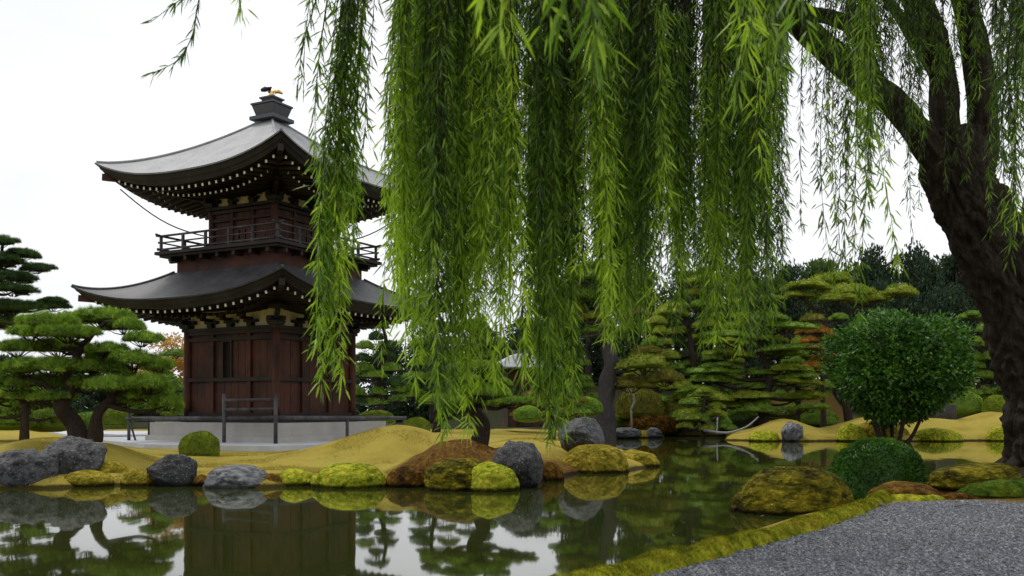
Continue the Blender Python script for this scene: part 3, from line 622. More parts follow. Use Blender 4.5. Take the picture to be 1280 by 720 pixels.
    for k in range(4):
        for i in range(7): jb = MB(); u = -2.1+.7*i; jb.beam(S(k, u, 2.0, 6.42), S(k, u, 2.52, 6.42), .11, .13); jb.build('joist', M_WOOD_DK, t)
        rb = MB(); v = 2.5
        for zz, q, ex in ((7.2, .075, .22), (6.98, .05, .12), (6.76, .07, .16)): rb.tube([S(k, -v-ex, v, zz+(.03 if zz > 7.1 else 0)), S(k, -v, v, zz), S(k, v, v, zz), S(k, v+ex, v, zz+(.03 if zz > 7.1 else 0))], q/2, 8)
        rb.build('balcony_rail', M_WOOD_GREY, t, smooth=True)
        for i in range(6): pb = MB(); u = -v+2*v*i/5 if i < 5 else None
        for i in range(5): pb = MB(); u = -v+2*v*i/5; pb.box(S(k, u, v, 6.93), (.075, .075, .52)); pb.build('balcony_post', M_WOOD_GREY, t)
    # finial
    f_ = MB(); zb = 11.3-Z0
    f_.box((0, 0, zb+.02), (1.05, 1.05, .12)); f_.box((0, 0, zb+.27), (.72, .72, .36), taper=1.3); f_.box((0, 0, zb+.5), (1.0, 1.0, .06)); f_.box((0, 0, zb+.62), (.36, .36, .18), taper=1.45); f_.box((0, 0, zb+.74), (.6, .6, .05))
    fo = f_.build('finial', M_IRON, t)
    g = MB(); g.tube([(0, 0, zb+.76), (0, 0, zb+.84), (0, 0, zb+.95), (0, 0, zb+1.0)], [.1, .13, .07, .09], 10); g.tube([(.02, -.1, zb+.98), (.12, -.2, zb+1.0), (.2, -.3, zb+.93)], [.07, .07, .03], 8); g.build('gilded_knob', M_GOLD, fo, smooth=True)
    g = MB(); g.tube([(-.02, .12, zb+.98), (-.05, .02, zb+1.08), (-.1, .22, zb+1.08), (-.16, .34, zb+1.04)], [.05, .09, .09, .05], 8); g.build('finial_ornament', M_BLACK, fo, smooth=True)
    # lightning cables from eave to wall
    for k, sgn in ((3, -1), (0, 1)):
        a = S(k, sgn*(3.93-.6), 3.93-.5, 8.85-.2); b = S(k, sgn*1.45, 1.5, 7.25); pts = [a+(b-a)*q+np.array([0, 0, -.28*math.sin(math.pi*q)]) for q in np.linspace(0, 1, 12)]
        mb = MB(); mb.tube(pts, .022, 5); mb.build('lightning_cable', M_BLACK, t)
    # steps
pagoda()
def rail_fence():
    C0 = Vector((-8.15, 32.585, 0)); a = math.radians(61.7); ex = Vector((math.cos(a), math.sin(a), 0)); ey = Vector((-math.sin(a), math.cos(a), 0)); s = 3.2
    def q(x, y, z): p = C0+ex*x+ey*y; return (p.x, p.y, z)
    t = thing('rail_fence', q(-s, -s, .42), 'low dark wooden rail fence with a taller rung section around the pagoda platform', 'fence')
    def add(name, mb, m=M_WOOD_GREY, sm=True):
        o = mb.build(name, m, t, smooth=sm); o.data.transform(__import__('mathutils').Matrix.Translation(-Vector(t.location))); return o
    for pts in ([q(-s, s+.1, 1.2), q(-s, -s, 1.26)], [q(-s, -s, 1.26), q(s+.1, -s, 1.2)]):
        mb = MB(); mb.tube(spline(pts, 6), .065, 8); add('rail', mb)
    for y in (-s+.05, -s+2.1):
        mb = MB(); mb.tube([q(-s-.1, y, .3), q(-s-.1, y, 1.98)], .06, 8); add('post', mb)
    for z in (1.52, 1.8):
        mb = MB(); mb.tube([q(-s-.1, -s+.05, z), q(-s-.1, -s+2.1, z-.02)], .05, 8); add('rung', mb)
    for x, y in ((-s, s), (s, -s), (0, -s)):
        mb = MB(); mb.tube([q(x, y, .3), q(x, y, 1.5 if x == -s else 1.2)], .055, 8); add('post', mb)
    mb = MB(); mb.tube([q(-s, s-.4, .3), q(-s, s, 1.2)], .035, 6); add('brace', mb)
rail_fence()
def paving():
    p = [P(110, 0, 33), P(180, 0, 27.8), P(345, 0, 26.3), P(520, 0, 31), P(520, 0, 45), P(60, 0, 45)]
    bm = bmesh.new(); vs_ = [bm.verts.new((v.x, v.y, Hs(v.x, v.y)*0+.50)) for v in p]; f_ = bm.faces.new(vs_); r = bmesh.ops.extrude_face_region(bm, geom=[f_])
    for v in r['geom']:
        if isinstance(v, bmesh.types.BMVert): v.co.z -= .3
    bmesh.ops.recalc_face_normals(bm, faces=bm.faces[:]); me = bpy.data.meshes.new('pavement'); bm.to_mesh(me); bm.free(); me.materials.append(M_PAVE); tag(link('pavement', me), kind='structure')
paving()
def hut():
    c = P(652, 0, 50); t = thing('garden_hut', (c.x, 50, .6), 'small dark wooden hut with pale tiled roof behind the willow strands', 'hut', rz=math.radians(12))
    mb = MB(); mb.box((0, 0, 1.5), (1.7, 1.7, 3.0)); mb.build('wall', M_WOOD, t)
    for x in (-.85, .85):
        mb = MB(); mb.box((x, -.87, 1.5), (.14, .12, 3.0)); mb.build('post', M_WOOD_DK, t)
    mb = MB(); mb.box((0, -.9, 1.1), (.8, .08, 2.1)); mb.build('door', M_WOOD_DK, t)
    mb = MB(); V = []
    for k, (z, s, dr) in enumerate(((3.0, 1.7, 0), (3.06, 1.72, 0), (3.75, .5, 0), (3.8, .3, 0))):
        for sx, sy in ((-1, -1), (1, -1), (1, 1), (-1, 1)): V.append((sx*s, sy*s, z))
    mb.add(V, None, [(3, 2, 1, 0)]+[(k*4+i, k*4+(i+1) % 4, k*4+4+(i+1) % 4, k*4+4+i) for k in range(3) for i in range(4)]+[(12, 13, 14, 15)]); mb.build('roof', M_SNOW, t)
    mb = MB(); mb.tube([(-1.7, 0, 3.0), (1.7, 0, 3.0)], .01, 4); mb = MB(); mb.box((0, 0, 3.9), (.9, .2, .2)); mb.build('roof_ridge', M_IRON, t)
hut()

# ------------------------------------------------------------------ cloud-pruned pines
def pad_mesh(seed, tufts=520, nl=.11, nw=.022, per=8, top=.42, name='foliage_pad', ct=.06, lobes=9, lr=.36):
    rng = np.random.default_rng(seed); mb = MB(); V0, f3 = ico(2); C = [(0, 0, top*.35, lr*1.2)]
    for i in range(lobes):
        a = i*2.399+rng.uniform(-.3, .3); d = (1-lr*.8)*math.sqrt((i+.7)/lobes); C.append((math.cos(a)*d, math.sin(a)*d*.95, top*(.42*(1-d*d))+rng.uniform(-.07, .07), lr*rng.uniform(.75, 1.2)))
    per_l = tufts//len(C)
    for (cx, cy, cz, rr) in C:
        V = V0*np.array([rr*.8, rr*.8, rr*.42]); V[:, 2] = np.where(V[:, 2] < 0, V[:, 2]*.3, V[:, 2]); V *= (1+.25*nz(V, 3, seed+cx, 2))[:, None]
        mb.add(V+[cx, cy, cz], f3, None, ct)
        if cx or cy: mb.tube([(cx*.15, cy*.15, -.1), (cx*.6, cy*.6, cz-.1), (cx, cy, cz)], [.02, .014, .008], 5, m=1)
        n = per_l; N = norm(rng.normal(size=(n, 3))); N[:, 2] = np.abs(N[:, 2])*1.0-.12; Q = N*np.array([rr, rr, rr*.55])*rng.uniform(.7, 1.05, n)[:, None]+[cx, cy, cz]
        T = np.clip(.5+.3*nz(Q, 3.0, seed+2, 2)+rng.normal(size=n)*.16, 0, 1); Qp = np.repeat(Q, per, 0); m = len(Qp)
        D = norm(np.repeat(norm(N*[1, 1, .8]+[cx*.4, cy*.4, .35]), per, 0)+rng.normal(size=(m, 3))*.5)
        blades(mb, Qp, D, rng.uniform(.7, 1.3, m)*nl, rng.uniform(.7, 1.2, m)*nw, np.clip(np.repeat(T, per)+rng.normal(size=m)*.08, 0, 1), rng)
    me = mb.mesh(name, [M_PINE, M_BARK_PINE]); return me
PADS = [pad_mesh(s) for s in (1, 2, 3, 4, 5)]
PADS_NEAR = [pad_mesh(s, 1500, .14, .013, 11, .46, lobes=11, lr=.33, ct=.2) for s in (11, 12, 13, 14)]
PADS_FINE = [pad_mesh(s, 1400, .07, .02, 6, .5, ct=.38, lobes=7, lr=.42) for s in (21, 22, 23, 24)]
def pine(name, label, cat, Y, trunk, r0, r1, pads, m, group=None, bark=None, meshes=None, seed=0, depth=.85, extra=(), limb=.45, sink=.15):
    rng = np.random.default_rng(seed+100); bark = bark or M_BARK_PINE; meshes = meshes or PADS
    base = P(*trunk[0], Y); gz = Hs(base.x, base.y); t = thing(name, (base.x, base.y, gz), label, cat, group); B = Vector((base.x, base.y, gz))
    pts = []
    for i, (px, py) in enumerate(trunk):
        p = P(px, py, Y); p.y += (0 if i == 0 else rng.uniform(-.3, .3)*min(1, i)*.6)
        pts.append(p-B)
    pts[0].z = -sink; mb = MB(); sp = spline(pts, 9*len(pts)); mb.tube(sp, np.linspace(r0, r1, len(sp))*(1+.35*np.exp(-np.linspace(0, 9, len(sp))*1.2)), 12, .35, seed=seed)
    allp = [(q, r0+(r1-r0)*i/len(sp)) for i, q in enumerate(sp)]
    for ex in extra:
        pe = [P(a, b, Y)-B for a, b in ex[0]]; se = spline(pe, 9*len(pe)); mb.tube(se, np.linspace(ex[1], ex[2], len(se)), 10, .35, seed=seed+3); allp += [(q, ex[1]+(ex[2]-ex[1])*i/len(se)) for i, q in enumerate(se)]
    A = np.array([q for q, _ in allp]); padlist = []
    for (px, py, hw, hh) in pads:
        dy = rng.uniform(-1, 1)*hw/F*Y*.9; c = P(px, py, Y)-B; c.y += dy; w_ = hw/F*Y; h = hh/F*Y*2
        padlist.append((c, w_, h)); cc = np.array(c); below = A[:, 2] < cc[2]-.02
        dd = np.linalg.norm(A-cc, axis=1)+np.where(below, 0, 3)+np.abs(A[:, 2]-cc[2]+w_*.3)*.3; j = int(np.argmin(dd)); s0 = A[j]; mid = s0*.45+cc*.55+np.array([0, 0, -.05-.1*np.linalg.norm(cc-s0)]); e = cc-np.array([0, 0, h*.25])
        rr = min(allp[j][1]*.7, .035+.03*np.linalg.norm(cc-s0))*limb/.45; mb.tube(spline([s0, mid, e], 10), np.linspace(rr, rr*.3, 10), 6, .3, seed=j)
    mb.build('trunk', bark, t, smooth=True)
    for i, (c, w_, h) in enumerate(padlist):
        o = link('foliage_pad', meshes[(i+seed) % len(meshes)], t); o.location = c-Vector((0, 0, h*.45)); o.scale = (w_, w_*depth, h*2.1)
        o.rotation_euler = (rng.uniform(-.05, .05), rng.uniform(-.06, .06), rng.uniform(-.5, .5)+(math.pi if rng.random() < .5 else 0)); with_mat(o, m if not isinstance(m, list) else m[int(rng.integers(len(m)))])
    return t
def stack(pxc, pyt, pyb, hw, n, seed, hh=6, wobble=.3):
    rng = np.random.default_rng(seed); out = []
    rows = n; 
    for i in range(rows):
        f_ = (i+.3)/rows; py = pyt+(pyb-pyt)*f_; half = hw*(.25+.75*f_**.75); k = max(1, int(round(half*2/ (hw*.62))))
        for j in range(k):
            x = pxc+(-half+2*half*(j+.5)/k if k > 1 else 0)+rng.normal()*hw*.08; out.append((x, py+rng.uniform(-1, 1)*(pyb-pyt)/rows*wobble, hw*rng.uniform(.26, .42), hh*rng.uniform(.8, 1.2)))
    return out
pine('pine_tree', 'bright green twin-trunked garden pine with layered pads beside the big grey boulder', 'pine tree', 22.3,
     [(98, 552), (90, 530), (78, 508), (86, 484), (82, 468), (96, 452), (95, 438), (115, 415), (135, 402)], .2, .045,
     [(110, 392, 42, 12), (72, 404, 42, 12), (148, 404, 34, 10), (35, 413, 34, 11), (178, 422, 27, 9), (100, 417, 40, 11), (60, 430, 44, 12), (20, 432, 30, 11), (135, 436, 30, 9), (170, 448, 36, 11), (118, 458, 46, 13), (70, 456, 46, 12), (28, 458, 36, 12), (200, 456, 26, 10), (196, 478, 32, 12), (150, 480, 42, 13), (100, 478, 34, 11), (48, 476, 36, 11), (10, 476, 28, 10), (188, 492, 32, 9), (85, 395, 30, 9), (128, 446, 36, 9), (212, 503, 26, 8), (62, 495, 36, 9), (18, 492, 34, 9), (155, 500, 24, 7)],
     M_PINE, 'garden pines', meshes=PADS_NEAR, seed=1, extra=[([(118, 552), (122, 520), (140, 498), (165, 478)], .17, .05), ([(84, 505), (55, 480), (25, 470)], .1, .03), ([(95, 450), (125, 470), (150, 485)], .09, .03)])
pine('pine_tree', 'dark green tall pine cut by the left picture edge, top branches against the sky', 'pine tree', 34,
     [(-20, 520), (-15, 430), (-5, 360), (2, 300)], .22, .04,
     [(5, 303, 26, 7), (22, 315, 26, 7), (5, 325, 30, 8), (38, 332, 24, 6), (15, 345, 34, 8), (55, 378, 26, 7), (25, 362, 34, 8), (-10, 350, 40, 9), (20, 384, 44, 9), (60, 374, 20, 5), (0, 400, 40, 9), (-30, 380, 50, 10), (35, 400, 30, 8)],
     M_PINE_DARK, 'garden pines', meshes=PADS_NEAR, seed=2)
pine('pine_tree', 'low wide garden pine behind the twin-trunked pine at the left edge', 'pine tree', 29,
     [(30, 540), (32, 500), (25, 470)], .14, .05, stack(25, 455, 525, 60, 5, 5, 9), M_PINE, 'garden pines', seed=3)
pine('pine_tree', 'low layered garden pine seen between twin-trunked pine and pagoda', 'pine tree', 38,
     [(190, 530), (188, 500), (192, 460)], .14, .05, stack(190, 455, 520, 55, 5, 6, 8)+[(215, 440, 22, 6), (210, 475, 26, 7), (160, 510, 30, 7)], M_PINE, 'garden pines', seed=4, meshes=PADS_FINE)
pine('pine_tree', 'layered pine right of the pagoda wall behind the first willow strands', 'pine tree', 42,
     [(478, 528), (474, 480), (482, 430), (476, 400)], .16, .05, stack(472, 400, 510, 46, 8, 7, 7), [M_PINE, M_PINE_DARK, M_PINE], 'garden pines', seed=5, meshes=PADS_FINE)
pine('pine_tree', 'dark layered pine behind the middle of the willow curtain', 'pine tree', 46,
     [(545, 528), (548, 480), (540, 430), (545, 385)], .18, .05, stack(545, 385, 505, 52, 9, 8, 7), [M_PINE_DARK, M_PINE], 'garden pines', seed=6, meshes=PADS_FINE)
pine('pine_tree', 'leaning garden pine with broad flat pads on the brown moss mound', 'pine tree', 21.2,
     [(596, 556), (604, 530), (590, 512), (600, 495), (612, 480)], .2, .06,
     [(600, 488, 46, 9), (640, 502, 34, 7), (560, 500, 38, 8), (575, 474, 34, 9), (600, 458, 26, 8), (618, 476, 22, 6)], M_PINE, 'garden pines', seed=7, meshes=PADS_NEAR)
pine('pine_tree', 'low layered pine between the hut and the smooth dark boulder', 'pine tree', 40,
     [(690, 528), (692, 500), (688, 470)], .14, .05, stack(690, 462, 522, 52, 5, 9, 7), [M_PINE, M_PINE_OLIVE, M_PINE], 'garden pines', seed=8, meshes=PADS_FINE)
pine('tall_tree', 'grey-barked tall tree on the far bank left of the olive pads', 'tree', 48.5,
     [(760, 548), (757, 500), (763, 445), (752, 400), (745, 350)], .48, .2, stack(750, 330, 420, 75, 6, 10, 9)+[(800, 455, 36, 12), (830, 470, 28, 10), (790, 478, 34, 10), (812, 440, 28, 9)], [M_PINE, M_PINE_LIME, M_PINE_OLIVE], bark=M_BARK_GREY, seed=9, meshes=PADS_FINE, group='garden pines')
pine('pine_tree', 'broad conical cloud-pruned pine of many green discs in the middle distance', 'pine tree', 52,
     [(957, 545), (954, 505), (962, 470), (950, 430), (955, 385)], .3, .08, stack(945, 372, 520, 98, 13, 11, 6.5, .5), [M_PINE, M_PINE_LIME, M_PINE], 'garden pines', seed=10, meshes=PADS_FINE)
pine('pine_tree', 'small low pine of stacked discs standing at the far waterline', 'pine tree', 50.5,
     [(880, 548), (878, 520), (882, 490)], .12, .05, stack(880, 482, 540, 44, 6, 12, 5.5), [M_PINE, M_PINE_LIME, M_PINE], 'garden pines', seed=11, meshes=PADS_FINE)
pine('pine_tree', 'dark olive layered pine left of the broad conical one', 'pine tree', 58,
     [(865, 520), (868, 470), (860, 400), (866, 350)], .25, .07, stack(862, 345, 480, 70, 9, 13, 7), [M_PINE, M_PINE_LIME, M_PINE_DARK], 'garden pines', seed=12, meshes=PADS_FINE)
pine('pine_tree', 'leaning umbrella-shaped pine with long yellow-green flat pads above the evergreen', 'pine tree', 57,
     [(1062, 500), (1050, 440), (1030, 405), (1005, 375), (985, 360)], .22, .08,
     [(1006, 358, 36, 8), (1050, 345, 30, 10), (1060, 362, 38, 9), (1118, 365, 24, 8), (1040, 376, 32, 7), (1090, 372, 34, 8), (1000, 368, 26, 5)], M_PINE_LIME, 'garden pines', seed=13, meshes=PADS_FINE, extra=[([(1030, 405), (1070, 385), (1115, 372)], .1, .04)])
pine('pine_tree', 'low rounded pads with an orange top left of the evergreen crown', 'pine tree', 54,
     [(1030, 520), (1028, 470), (1025, 410)], .16, .05, [(1015, 398, 17, 7), (1050, 395, 14, 5), (1023, 412, 15, 7), (1003, 414, 10, 5), (1032, 424, 12, 5), (1012, 424, 14, 5), (1040, 415, 10, 5), (1005, 436, 26, 6), (1030, 447, 22, 6), (1010, 458, 26, 6)], [M_ORANGE, M_PINE_OLIVE, M_PINE], 'garden pines', seed=14, meshes=PADS_FINE)
pine('pine_tree', 'layered pine between the evergreen and the willow trunk', 'pine tree', 55,
     [(1225, 540), (1222, 500), (1228, 450), (1224, 400)], .2, .05, stack(1228, 392, 510, 56, 8, 15, 7), M_PINE, 'garden pines', seed=15, meshes=PADS_FINE)
pine('pine_tree', 'layered pine half hidden behind the right side of the willow trunk', 'pine tree', 58,
     [(1330, 540), (1332, 480), (1328, 400)], .2, .05, stack(1330, 392, 510, 60, 8, 16, 7), M_PINE, 'garden pines', seed=16, meshes=PADS_FINE)
pine('pine_tree', 'dark pine of stacked pads directly behind the pagoda platform', 'pine tree', 47,
     [(410, 520), (412, 470), (405, 420)], .2, .05, stack(410, 405, 510, 50, 7, 17, 7), [M_PINE_DARK, M_PINE], 'garden pines', seed=17, meshes=PADS_FINE)
for a_ in ((822, 56, 400, 505, 46, 8, 31, 'layered pine right behind the tall grey trunk, above the rusty shrubs', [M_PINE, M_PINE_LIME]),
           (715, 50, 425, 505, 44, 6, 32, 'layered pine immediately left of the tall grey trunk', [M_PINE, M_PINE_DARK]),
           (905, 57, 430, 515, 40, 6, 33, 'bright little pine wedged between small waterline pine and broad conical pine', [M_PINE_LIME, M_PINE]),
           (1000, 58, 420, 500, 40, 7, 34, 'bright green pine between broad conical pine and the orange-topped pads', [M_PINE_LIME, M_PINE]),
           (600, 47, 400, 500, 48, 7, 35, 'layered pine left of the hut behind the longest strands', [M_PINE_DARK, M_PINE]),
           (1180, 60, 400, 500, 40, 6, 36, 'dark layered pine seen just right of the evergreen crown', [M_PINE, M_PINE_DARK])):
    px, Yp, y0, y1, hw_, n_, sd_, lab, mm = a_
    pine('pine_tree', lab, 'pine tree', Yp, [(px, y1+14), (px-3, (y0+y1)/2), (px+2, y0)], .16, .05, stack(px, y0, y1, hw_, n_, sd_, 7), mm, 'garden pines', seed=sd_, meshes=PADS_FINE)
# dense low pads filling the bank under the trees
rngp = np.random.default_rng(44)
def shrub_row(spots, group):
    for i, (px, py, hw, hh, Y, m, label) in enumerate(spots):
        c = P(px, py, Y); z = Hs(c.x, c.y); w_ = hw/F*Y; h = hh/F*Y
        o = link('clipped_shrub', TOPI[i % 2]); o.location = (c.x, Y, c.z-h); o.scale = (w_, w_*.8, h*1.9); o.rotation_euler = (0, 0, i*1.3); with_mat(o, m); tag(o, label, 'shrub', group)
shrub_row([(700, 516, 26, 7, 42, M_TOPIARY, 'wide flat green shrub just above the smooth dark boulder'),
           (732, 505, 28, 9, 44, M_PINE, 'green mounded shrub left of the tall grey trunk'),
           (712, 498, 20, 8, 45, M_PINE_OLIVE, 'olive mounded shrub between hut and tall grey trunk'),
           (800, 500, 34, 16, 55, M_PINE_OLIVE, 'brownish shrub mass right of the tall grey trunk'),
           (840, 515, 30, 14, 56, M_PINE_OLIVE, 'brownish shrub behind the small pine at the far waterline'),
           (815, 528, 34, 10, 54, M_MOSS_BROWN, 'low rusty shrub on the far bank above the pointed stone'),
           (920, 527, 26, 9, 55, M_PINE_DARK, 'dark low shrub behind the bleached branch'),
           (1205, 500, 22, 12, 52, M_PINE, 'green mounded shrub right of the evergreen stems'),
           (1250, 505, 26, 12, 51, M_TOPIARY, 'bright shrub behind the willow trunk on the far bank'),
           (1195, 480, 22, 12, 58, M_PINE_OLIVE, 'olive mounded shrub higher on the slope right of the evergreen'),
           (470, 520, 24, 8, 37, M_TOPIARY, 'flat green shrub at the pagoda corner under the willow strands'),
           (660, 515, 22, 8, 33, M_PINE, 'round green shrub beside the central leaning pine'),
           (140, 520, 26, 10, 36, M_TOPIARY, 'bright flat shrub seen through the trunks of the left pine'),
           (768, 526, 26, 9, 56, M_PINE, 'green clipped shrub left of the bent grey branch on the far bank'),
           (858, 500, 26, 12, 58, M_PINE_LIME, 'lime green mounded shrub above the small waterline pine'),
           (935, 508, 28, 11, 60, M_PINE, 'fresh green mounded shrub behind the bleached curved branch'),
           (985, 512, 26, 10, 60, M_TOPIARY, 'yellow-green mounded shrub above the round pale grey stone'),
           (1024, 520, 24, 9, 57, M_PINE, 'green shrub at the left foot of the evergreen, behind the golden mound'),
           (62, 522, 34, 11, 35, M_TOPIARY, 'wide bright shrub behind the big grey boulder under the left pine'),
           (112, 524, 30, 9, 38, M_PINE, 'low green shrub seen just left of the left pine trunks'),
           (232, 520, 24, 8, 42, M_PINE, 'low dark green shrub against the left side of the pagoda platform'),
           (10, 515, 40, 14, 33, M_PINE, 'green shrub at the left edge under the low wide pine')], 'clipped shrubs among the pines')

# ------------------------------------------------------------------ leafy trees
def crown_mesh(blobs, n, size, m, rng, aspect=.6, name='crown'):
    mb = MB(); vol = np.array([b[3]*b[4]*b[5] for b in blobs])**(2/3); cnt = (vol/vol.sum()*n).astype(int)
    for (x, y, z, rx, ry, rz), c in zip(blobs, cnt):
        nm = norm(rng.normal(size=(c, 3))); sd_ = rng.uniform(0, 50); r = 1+.25*nz(nm, 1.6, sd_, 2); rad = r*(rng.random(c)**.3)
        Q = nm*rad[:, None]*np.array([rx, ry, rz])+np.array([x, y, z]); cl = nz(Q, 1.3/size*.08, 3, 2)
        k = cl > -.25; Q = Q[k]; nm = nm[k]; cl = cl[k]; c2 = len(Q)
        D = norm(nm+rng.normal(size=(c2, 3))*.9); oval(mb, Q, D, size*rng.uniform(.6, 1.3, c2), size*aspect*rng.uniform(.7, 1.2, c2), np.clip(.45+.5*cl+rng.normal(size=c2)*.2, 0, 1), rng)
    return mb.mesh(name, m)
def forest_mesh(seed):
    rng = np.random.default_rng(seed); bl = []
    for i in range(34):
        z = rng.uniform(.12, .95); rr = .42*math.sqrt(max(.05, 1-((z-.5)/.55)**2)); a = rng.uniform(0, 6.28); d = rr*math.sqrt(rng.random()); bl.append((d*math.cos(a), d*math.sin(a), z, rng.uniform(.12, .2), rng.uniform(.12, .2), rng.uniform(.08, .13)))
    return crown_mesh(bl, 16000, .04, M_FOREST, rng)
FOR = [forest_mesh(s) for s in (3, 8, 13)]
def ftrunk_mesh():
    mb = MB(); mb.tube(spline([(0, 0, 0), (.01, 0, .3), (-.01, .01, .6), (0, 0, .9)], 12), np.linspace(.03, .008, 12), 8, .2)
    for a in range(5): mb.tube(spline([(0, 0, .3+a*.1), (.12*math.cos(a*2.4), .12*math.sin(a*2.4), .42+a*.1), (.25*math.cos(a*2.4), .25*math.sin(a*2.4), .47+a*.1)], 6), np.linspace(.01, .003, 6), 5)
    return mb.mesh('trunk', M_BARK_PINE, True)
FT = ftrunk_mesh()
def ftree(px, pytop, Y, wpx, label, m, i, name='forest_tree'):
    x = (px-640)/F*Y; z0 = Hs(x, Y); h = P(0, pytop, Y).z-z0; t = thing(name, (x, Y, z0), label, 'tree', 'trees beyond the garden', rz=i*1.1)
    c = link('crown', FOR[i % 3], t); s = wpx/F*Y/.95; c.scale = (s, s, h*.92); with_mat(c, m); tr = link('trunk', FT, t); tr.scale = (h, h, h)
for i, a in enumerate([(985, 322, 74, 60, 'dark tree at the left end of the far dark wood', M_FOREST), (1030, 318, 80, 70, 'lighter green tree behind the umbrella pine', M_FOREST2), (1085, 300, 76, 70, 'tallest dark tree behind the umbrella pine', M_FOREST),
        (1145, 300, 74, 75, 'dark tree above the round evergreen', M_FOREST), (1195, 308, 78, 70, 'dark tree left of the willow trunk', M_FOREST), (1250, 300, 76, 80, 'dark tree behind the willow trunk', M_FOREST), (1320, 300, 80, 90, 'dark tree right behind the willow, outermost', M_FOREST),
        (1110, 345, 68, 70, 'lower dark tree filling the wood above the evergreen', M_FOREST), (1180, 350, 68, 80, 'lower dark tree between evergreen and willow trunk', M_FOREST), (930, 330, 76, 80, 'dark tree behind the broad conical pine', M_FOREST),
        (870, 330, 80, 80, 'dark tree behind the olive layered pine', M_FOREST), (805, 325, 78, 80, 'green tree behind the tall grey trunk', M_FOREST2), (735, 320, 82, 85, 'dark tree behind the thickest willow strands', M_FOREST), (665, 395, 78, 80, 'dark tree behind the hut', M_FOREST),
        (600, 410, 80, 80, 'green tree left of the hut, behind the willow curtain', M_FOREST2), (540, 415, 76, 70, 'dark tree behind the central pines', M_FOREST), (1040, 360, 68, 60, 'lower green tree left behind the evergreen', M_FOREST), (490, 420, 80, 60, 'low dark tree right behind the pagoda', M_FOREST)]):
    ftree(a[0], a[1], a[2], a[3], a[4], a[5], i)
for i, a in enumerate([(5, 440, 52, 80, 'dark tree behind the pines at the left edge', M_FOREST), (80, 455, 55, 80, 'dark low tree behind the twin-trunked pine', M_FOREST), (150, 450, 58, 70, 'dark low tree left of the orange maple', M_FOREST), (300, 450, 60, 90, 'dark tree hidden behind the pagoda', M_FOREST2)]):
    ftree(a[0], a[1], a[2], a[3], a[4], a[5], i+1)
def far_wood():
    rng = np.random.default_rng(9); bl = []
    for px in range(-150, 1500, 26):
        for rep in range(3):
            Y = rng.uniform(84, 96); top = np.interp(px, [-150, 60, 200, 420, 520, 640, 760, 1000, 1250, 1500], [455, 470, 480, 455, 440, 425, 380, 345, 330, 330])+rng.uniform(-6, 16); x = (px+rng.uniform(-12, 12)-640)/F*Y; z0 = Hs(x, Y); zt = P(0, top, Y).z
            bl += [(x, Y, z0+(zt-z0)*f_, rng.uniform(1.8, 2.6), 1.6, (zt-z0)*.22+.3) for f_ in (.02, .25, .5, .8)]
    o = link('woodland', crown_mesh(bl, 120000, .55, M_FOREST, rng)); tag(o, 'dense dark far wood closing the view behind the garden trees', 'woodland', kind='stuff')
far_wood()
def maple():
    Y = 46; x = (200-640)/F*Y; z0 = Hs(x, Y); t = thing('maple_tree', (x, Y, z0), 'orange autumn maple between the left pine and the pagoda', 'tree'); rng = np.random.default_rng(5)
    bl = [(rng.uniform(-1.7, 1.7), rng.uniform(-1, 1), rng.uniform(2.2, 4.5), rng.uniform(.5, .9), .7, rng.uniform(.3, .5)) for _ in range(22)]
    link('crown', crown_mesh(bl, 9000, .13, M_ORANGE, rng), t); mb = MB(); mb.tube(spline([(0, 0, -.2), (.1, 0, 1.2), (-.1, 0, 2.4), (0, 0, 3.8)], 14), np.linspace(.14, .04, 14), 8, .2)
    for k in range(5): mb.tube(spline([(0, 0, 1.6+.3*k), (.7*math.cos(k*2.2), .4*math.sin(k*2.2), 2.3+.3*k), (1.5*math.cos(k*2.2), .8*math.sin(k*2.2), 2.8+.3*k)], 7), np.linspace(.05, .015, 7), 6)
    mb.build('trunk', M_BARK_PINE, t, smooth=True)
maple()
